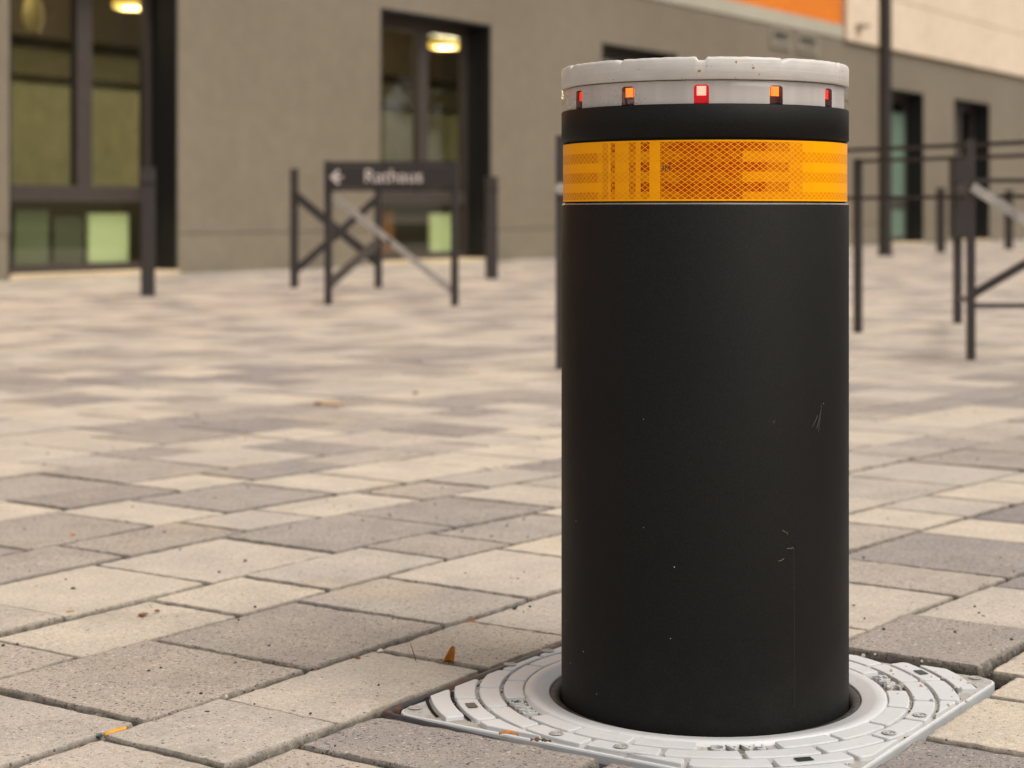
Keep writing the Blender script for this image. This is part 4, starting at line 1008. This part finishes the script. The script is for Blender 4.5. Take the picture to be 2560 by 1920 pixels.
GM = [M('grit_dark', (.05, .042, .035), .9), M('grit_tan', (.36, .28, .18), .9), M('grit_pale', (.58, .50, .40), .9)]
def s_joint(q):
    while True:
        c = q.choice(allc[:11]); v_ = q.choice((c[1][0], c[1][1])) + q.gauss(0, .0016); u_ = q.uniform(-.7, 1.0)
        if abs(u_) < .235 and abs(v_) < .235: continue
        p_ = UV(u_, v_); return p_.x, p_.y, -.0055
grit(2600, s_joint, GM, 'joint_grit')
def s_gap(q):                                         # in the gaps of the plate
    while True:
        if q.random() < .65:
            r = q.choice((.1953, .2190, .2430)) + q.gauss(0, .0011); a = q.gauss(math.radians(loc(190)), .35) if q.random() < .5 else q.gauss(math.radians(loc(5)), .45)
            x, y = r * math.cos(a), r * math.sin(a)
        else:
            a = math.radians(loc(q.choice((190.5, 208, 9)))) + q.gauss(0, .012); r = q.uniform(.175, .194); x, y = r * math.cos(a), r * math.sin(a)
        if max(abs(x - OX), abs(y - OY)) < HB - .004: return x, y, ZP + .0005
grit(620, s_gap, GM + [GM[0]], 'plate_grit', cov, .0003, .0009)
M_SHELLB = M('pale_crumb', (.56, .50, .43), .8)
def s_right(q):
    a = math.radians(loc(q.gauss(8, 14))); r = q.uniform(.176, .262); x, y = r * math.cos(a), r * math.sin(a); return x, y, ZP + .0046
grit(36, s_right, [M_SHELLB], 'plate_crumbs', cov, .0006, .0016)
def s_pave(q):
    p_ = Vector((q.uniform(-.9, 1.1), q.uniform(1.35, 4.2))); return p_.x, p_.y, .0006
def s_pave2(q):
    while True:
        p_ = s_pave(q); u_, v_ = XYuv(p_[0], p_[1])
        if abs(u_) > .25 or abs(v_) > .25: return p_[0], p_[1], zoff(u_, v_) + .0004
grit(430, s_pave2, [GM[0]], 'paving_grit', None, .0006, .0019)

# ================================================================== ACROSS THE PLAZA (mirrored in the window glass)
def mk_foliage():
    m = M('autumn_leaves', rough=.7); t = NT(m); oi = t.n('ShaderNodeNewGeometry')
    c = t.ramp(oi.outputs['Random Per Island'], [(0, (.05, .06, .015)), (.4, (.13, .11, .02)), (.75, (.24, .16, .02)), (1, (.18, .075, .012))]); t.color(c); return m
M_FOL = mk_foliage(); M_BARK = mk_steel('bark', (.06, .045, .035), .9)
def leaves_mesh(n_, rx, rz, zc, seed):
    q = random.Random(seed); vs_ = []; fs = []
    cl = [(q.gauss(0, rx * .45), q.gauss(0, rx * .45), zc + q.gauss(0, rz * .45), q.uniform(.35, .8)) for _ in range(26)]
    for k in range(n_):
        c = q.choice(cl); d = Vector((q.gauss(0, 1), q.gauss(0, 1), q.gauss(0, 1))).normalized() * c[3] * q.uniform(.3, 1.1); p_ = Vector(c[:3]) + d
        a = Vector((q.gauss(0, 1), q.gauss(0, 1), q.gauss(0, 1))).normalized(); b_ = a.orthogonal().normalized(); s_ = q.uniform(.05, .11); a = a * s_; b_ = b_ * s_ * .6; i0 = len(vs_)
        vs_ += [p_ - a, p_ + b_, p_ + a, p_ - b_]; fs.append((i0, i0 + 1, i0 + 2, i0 + 3))
    me = bpy.data.meshes.new('crown'); me.from_pydata(vs_, [], fs); me.update(); return me
crown0 = leaves_mesh(5200, 2.2, 2.2, 4.3, 1)
tr = MB().tube([(0, 0, -.05), (.05, 0, 1.2), (0, .08, 2.6), (.1, 0, 4.0)], [.17, .13, .11, .05], 10)
for k in range(6):
    a = k * 1.05; tr.tube([(0, .05, 2.1 + k * .22), (.7 * math.cos(a), .7 * math.sin(a), 3.2 + k * .2), (1.5 * math.cos(a), 1.5 * math.sin(a), 4.0 + k * .25)], [.06, .045, .02], 6)
trunk0 = tr.mesh('trunk')
places = [(13.5, 17.5, 1.0, 0, 'autumn tree nearest the camera in the row across the plaza from the windows'), (16.5, 21.0, 1.15, 2, 'second autumn tree from the camera in the row across the plaza'), (20.5, 23.0, .95, 4, 'third autumn tree from the camera in the row across the plaza'), (17.5, 15.0, 1.1, 1, 'autumn tree set back behind the row across the plaza'), (24.0, 27.5, 1.2, 3, 'farthest autumn tree of the row across the plaza')]
for (x, y, s_, rz, lab) in places:
    t = empty('autumn_tree', (x, y, -.02), rz, label=lab, cat='tree', group='autumn trees across the plaza'); t.scale = (s_, s_, s_)
    link('trunk', trunk0, M_BARK, t); link('crown', crown0, M_FOL, t)
hb = empty('opposite_house', (27, 12, 0), math.radians(57), label='long pale rendered house across the plaza opposite the windows', cat='house')
M_HOUSE = mk_render_wall('pale_house_render', (.42, .37, .28), (.46, .41, .31), 10)
MB().box(-14, 22, -9, 0, -.06, 7.5).obj('wall', M_HOUSE, hb)
MB().box(-14.4, 22.4, -9.4, .4, 7.5, 7.8).obj('roof', M_POST, hb)
wmesh = MB().box(-.6, .6, .004, .05, 0, 1.5).mesh('window'); gmesh = MB().box(-.52, .52, .052, .058, .08, 1.42).mesh('pane')
M_PANE2 = M('far_pane', (.05, .06, .06), .15)
for r_ in range(2):
    for c_ in range(11):
        wo_ = link('window', wmesh, M_FRAME, hb, (-12.5 + c_ * 3.2, 0, 1.2 + r_ * 3.1)); link('pane', gmesh, M_PANE2, wo_)
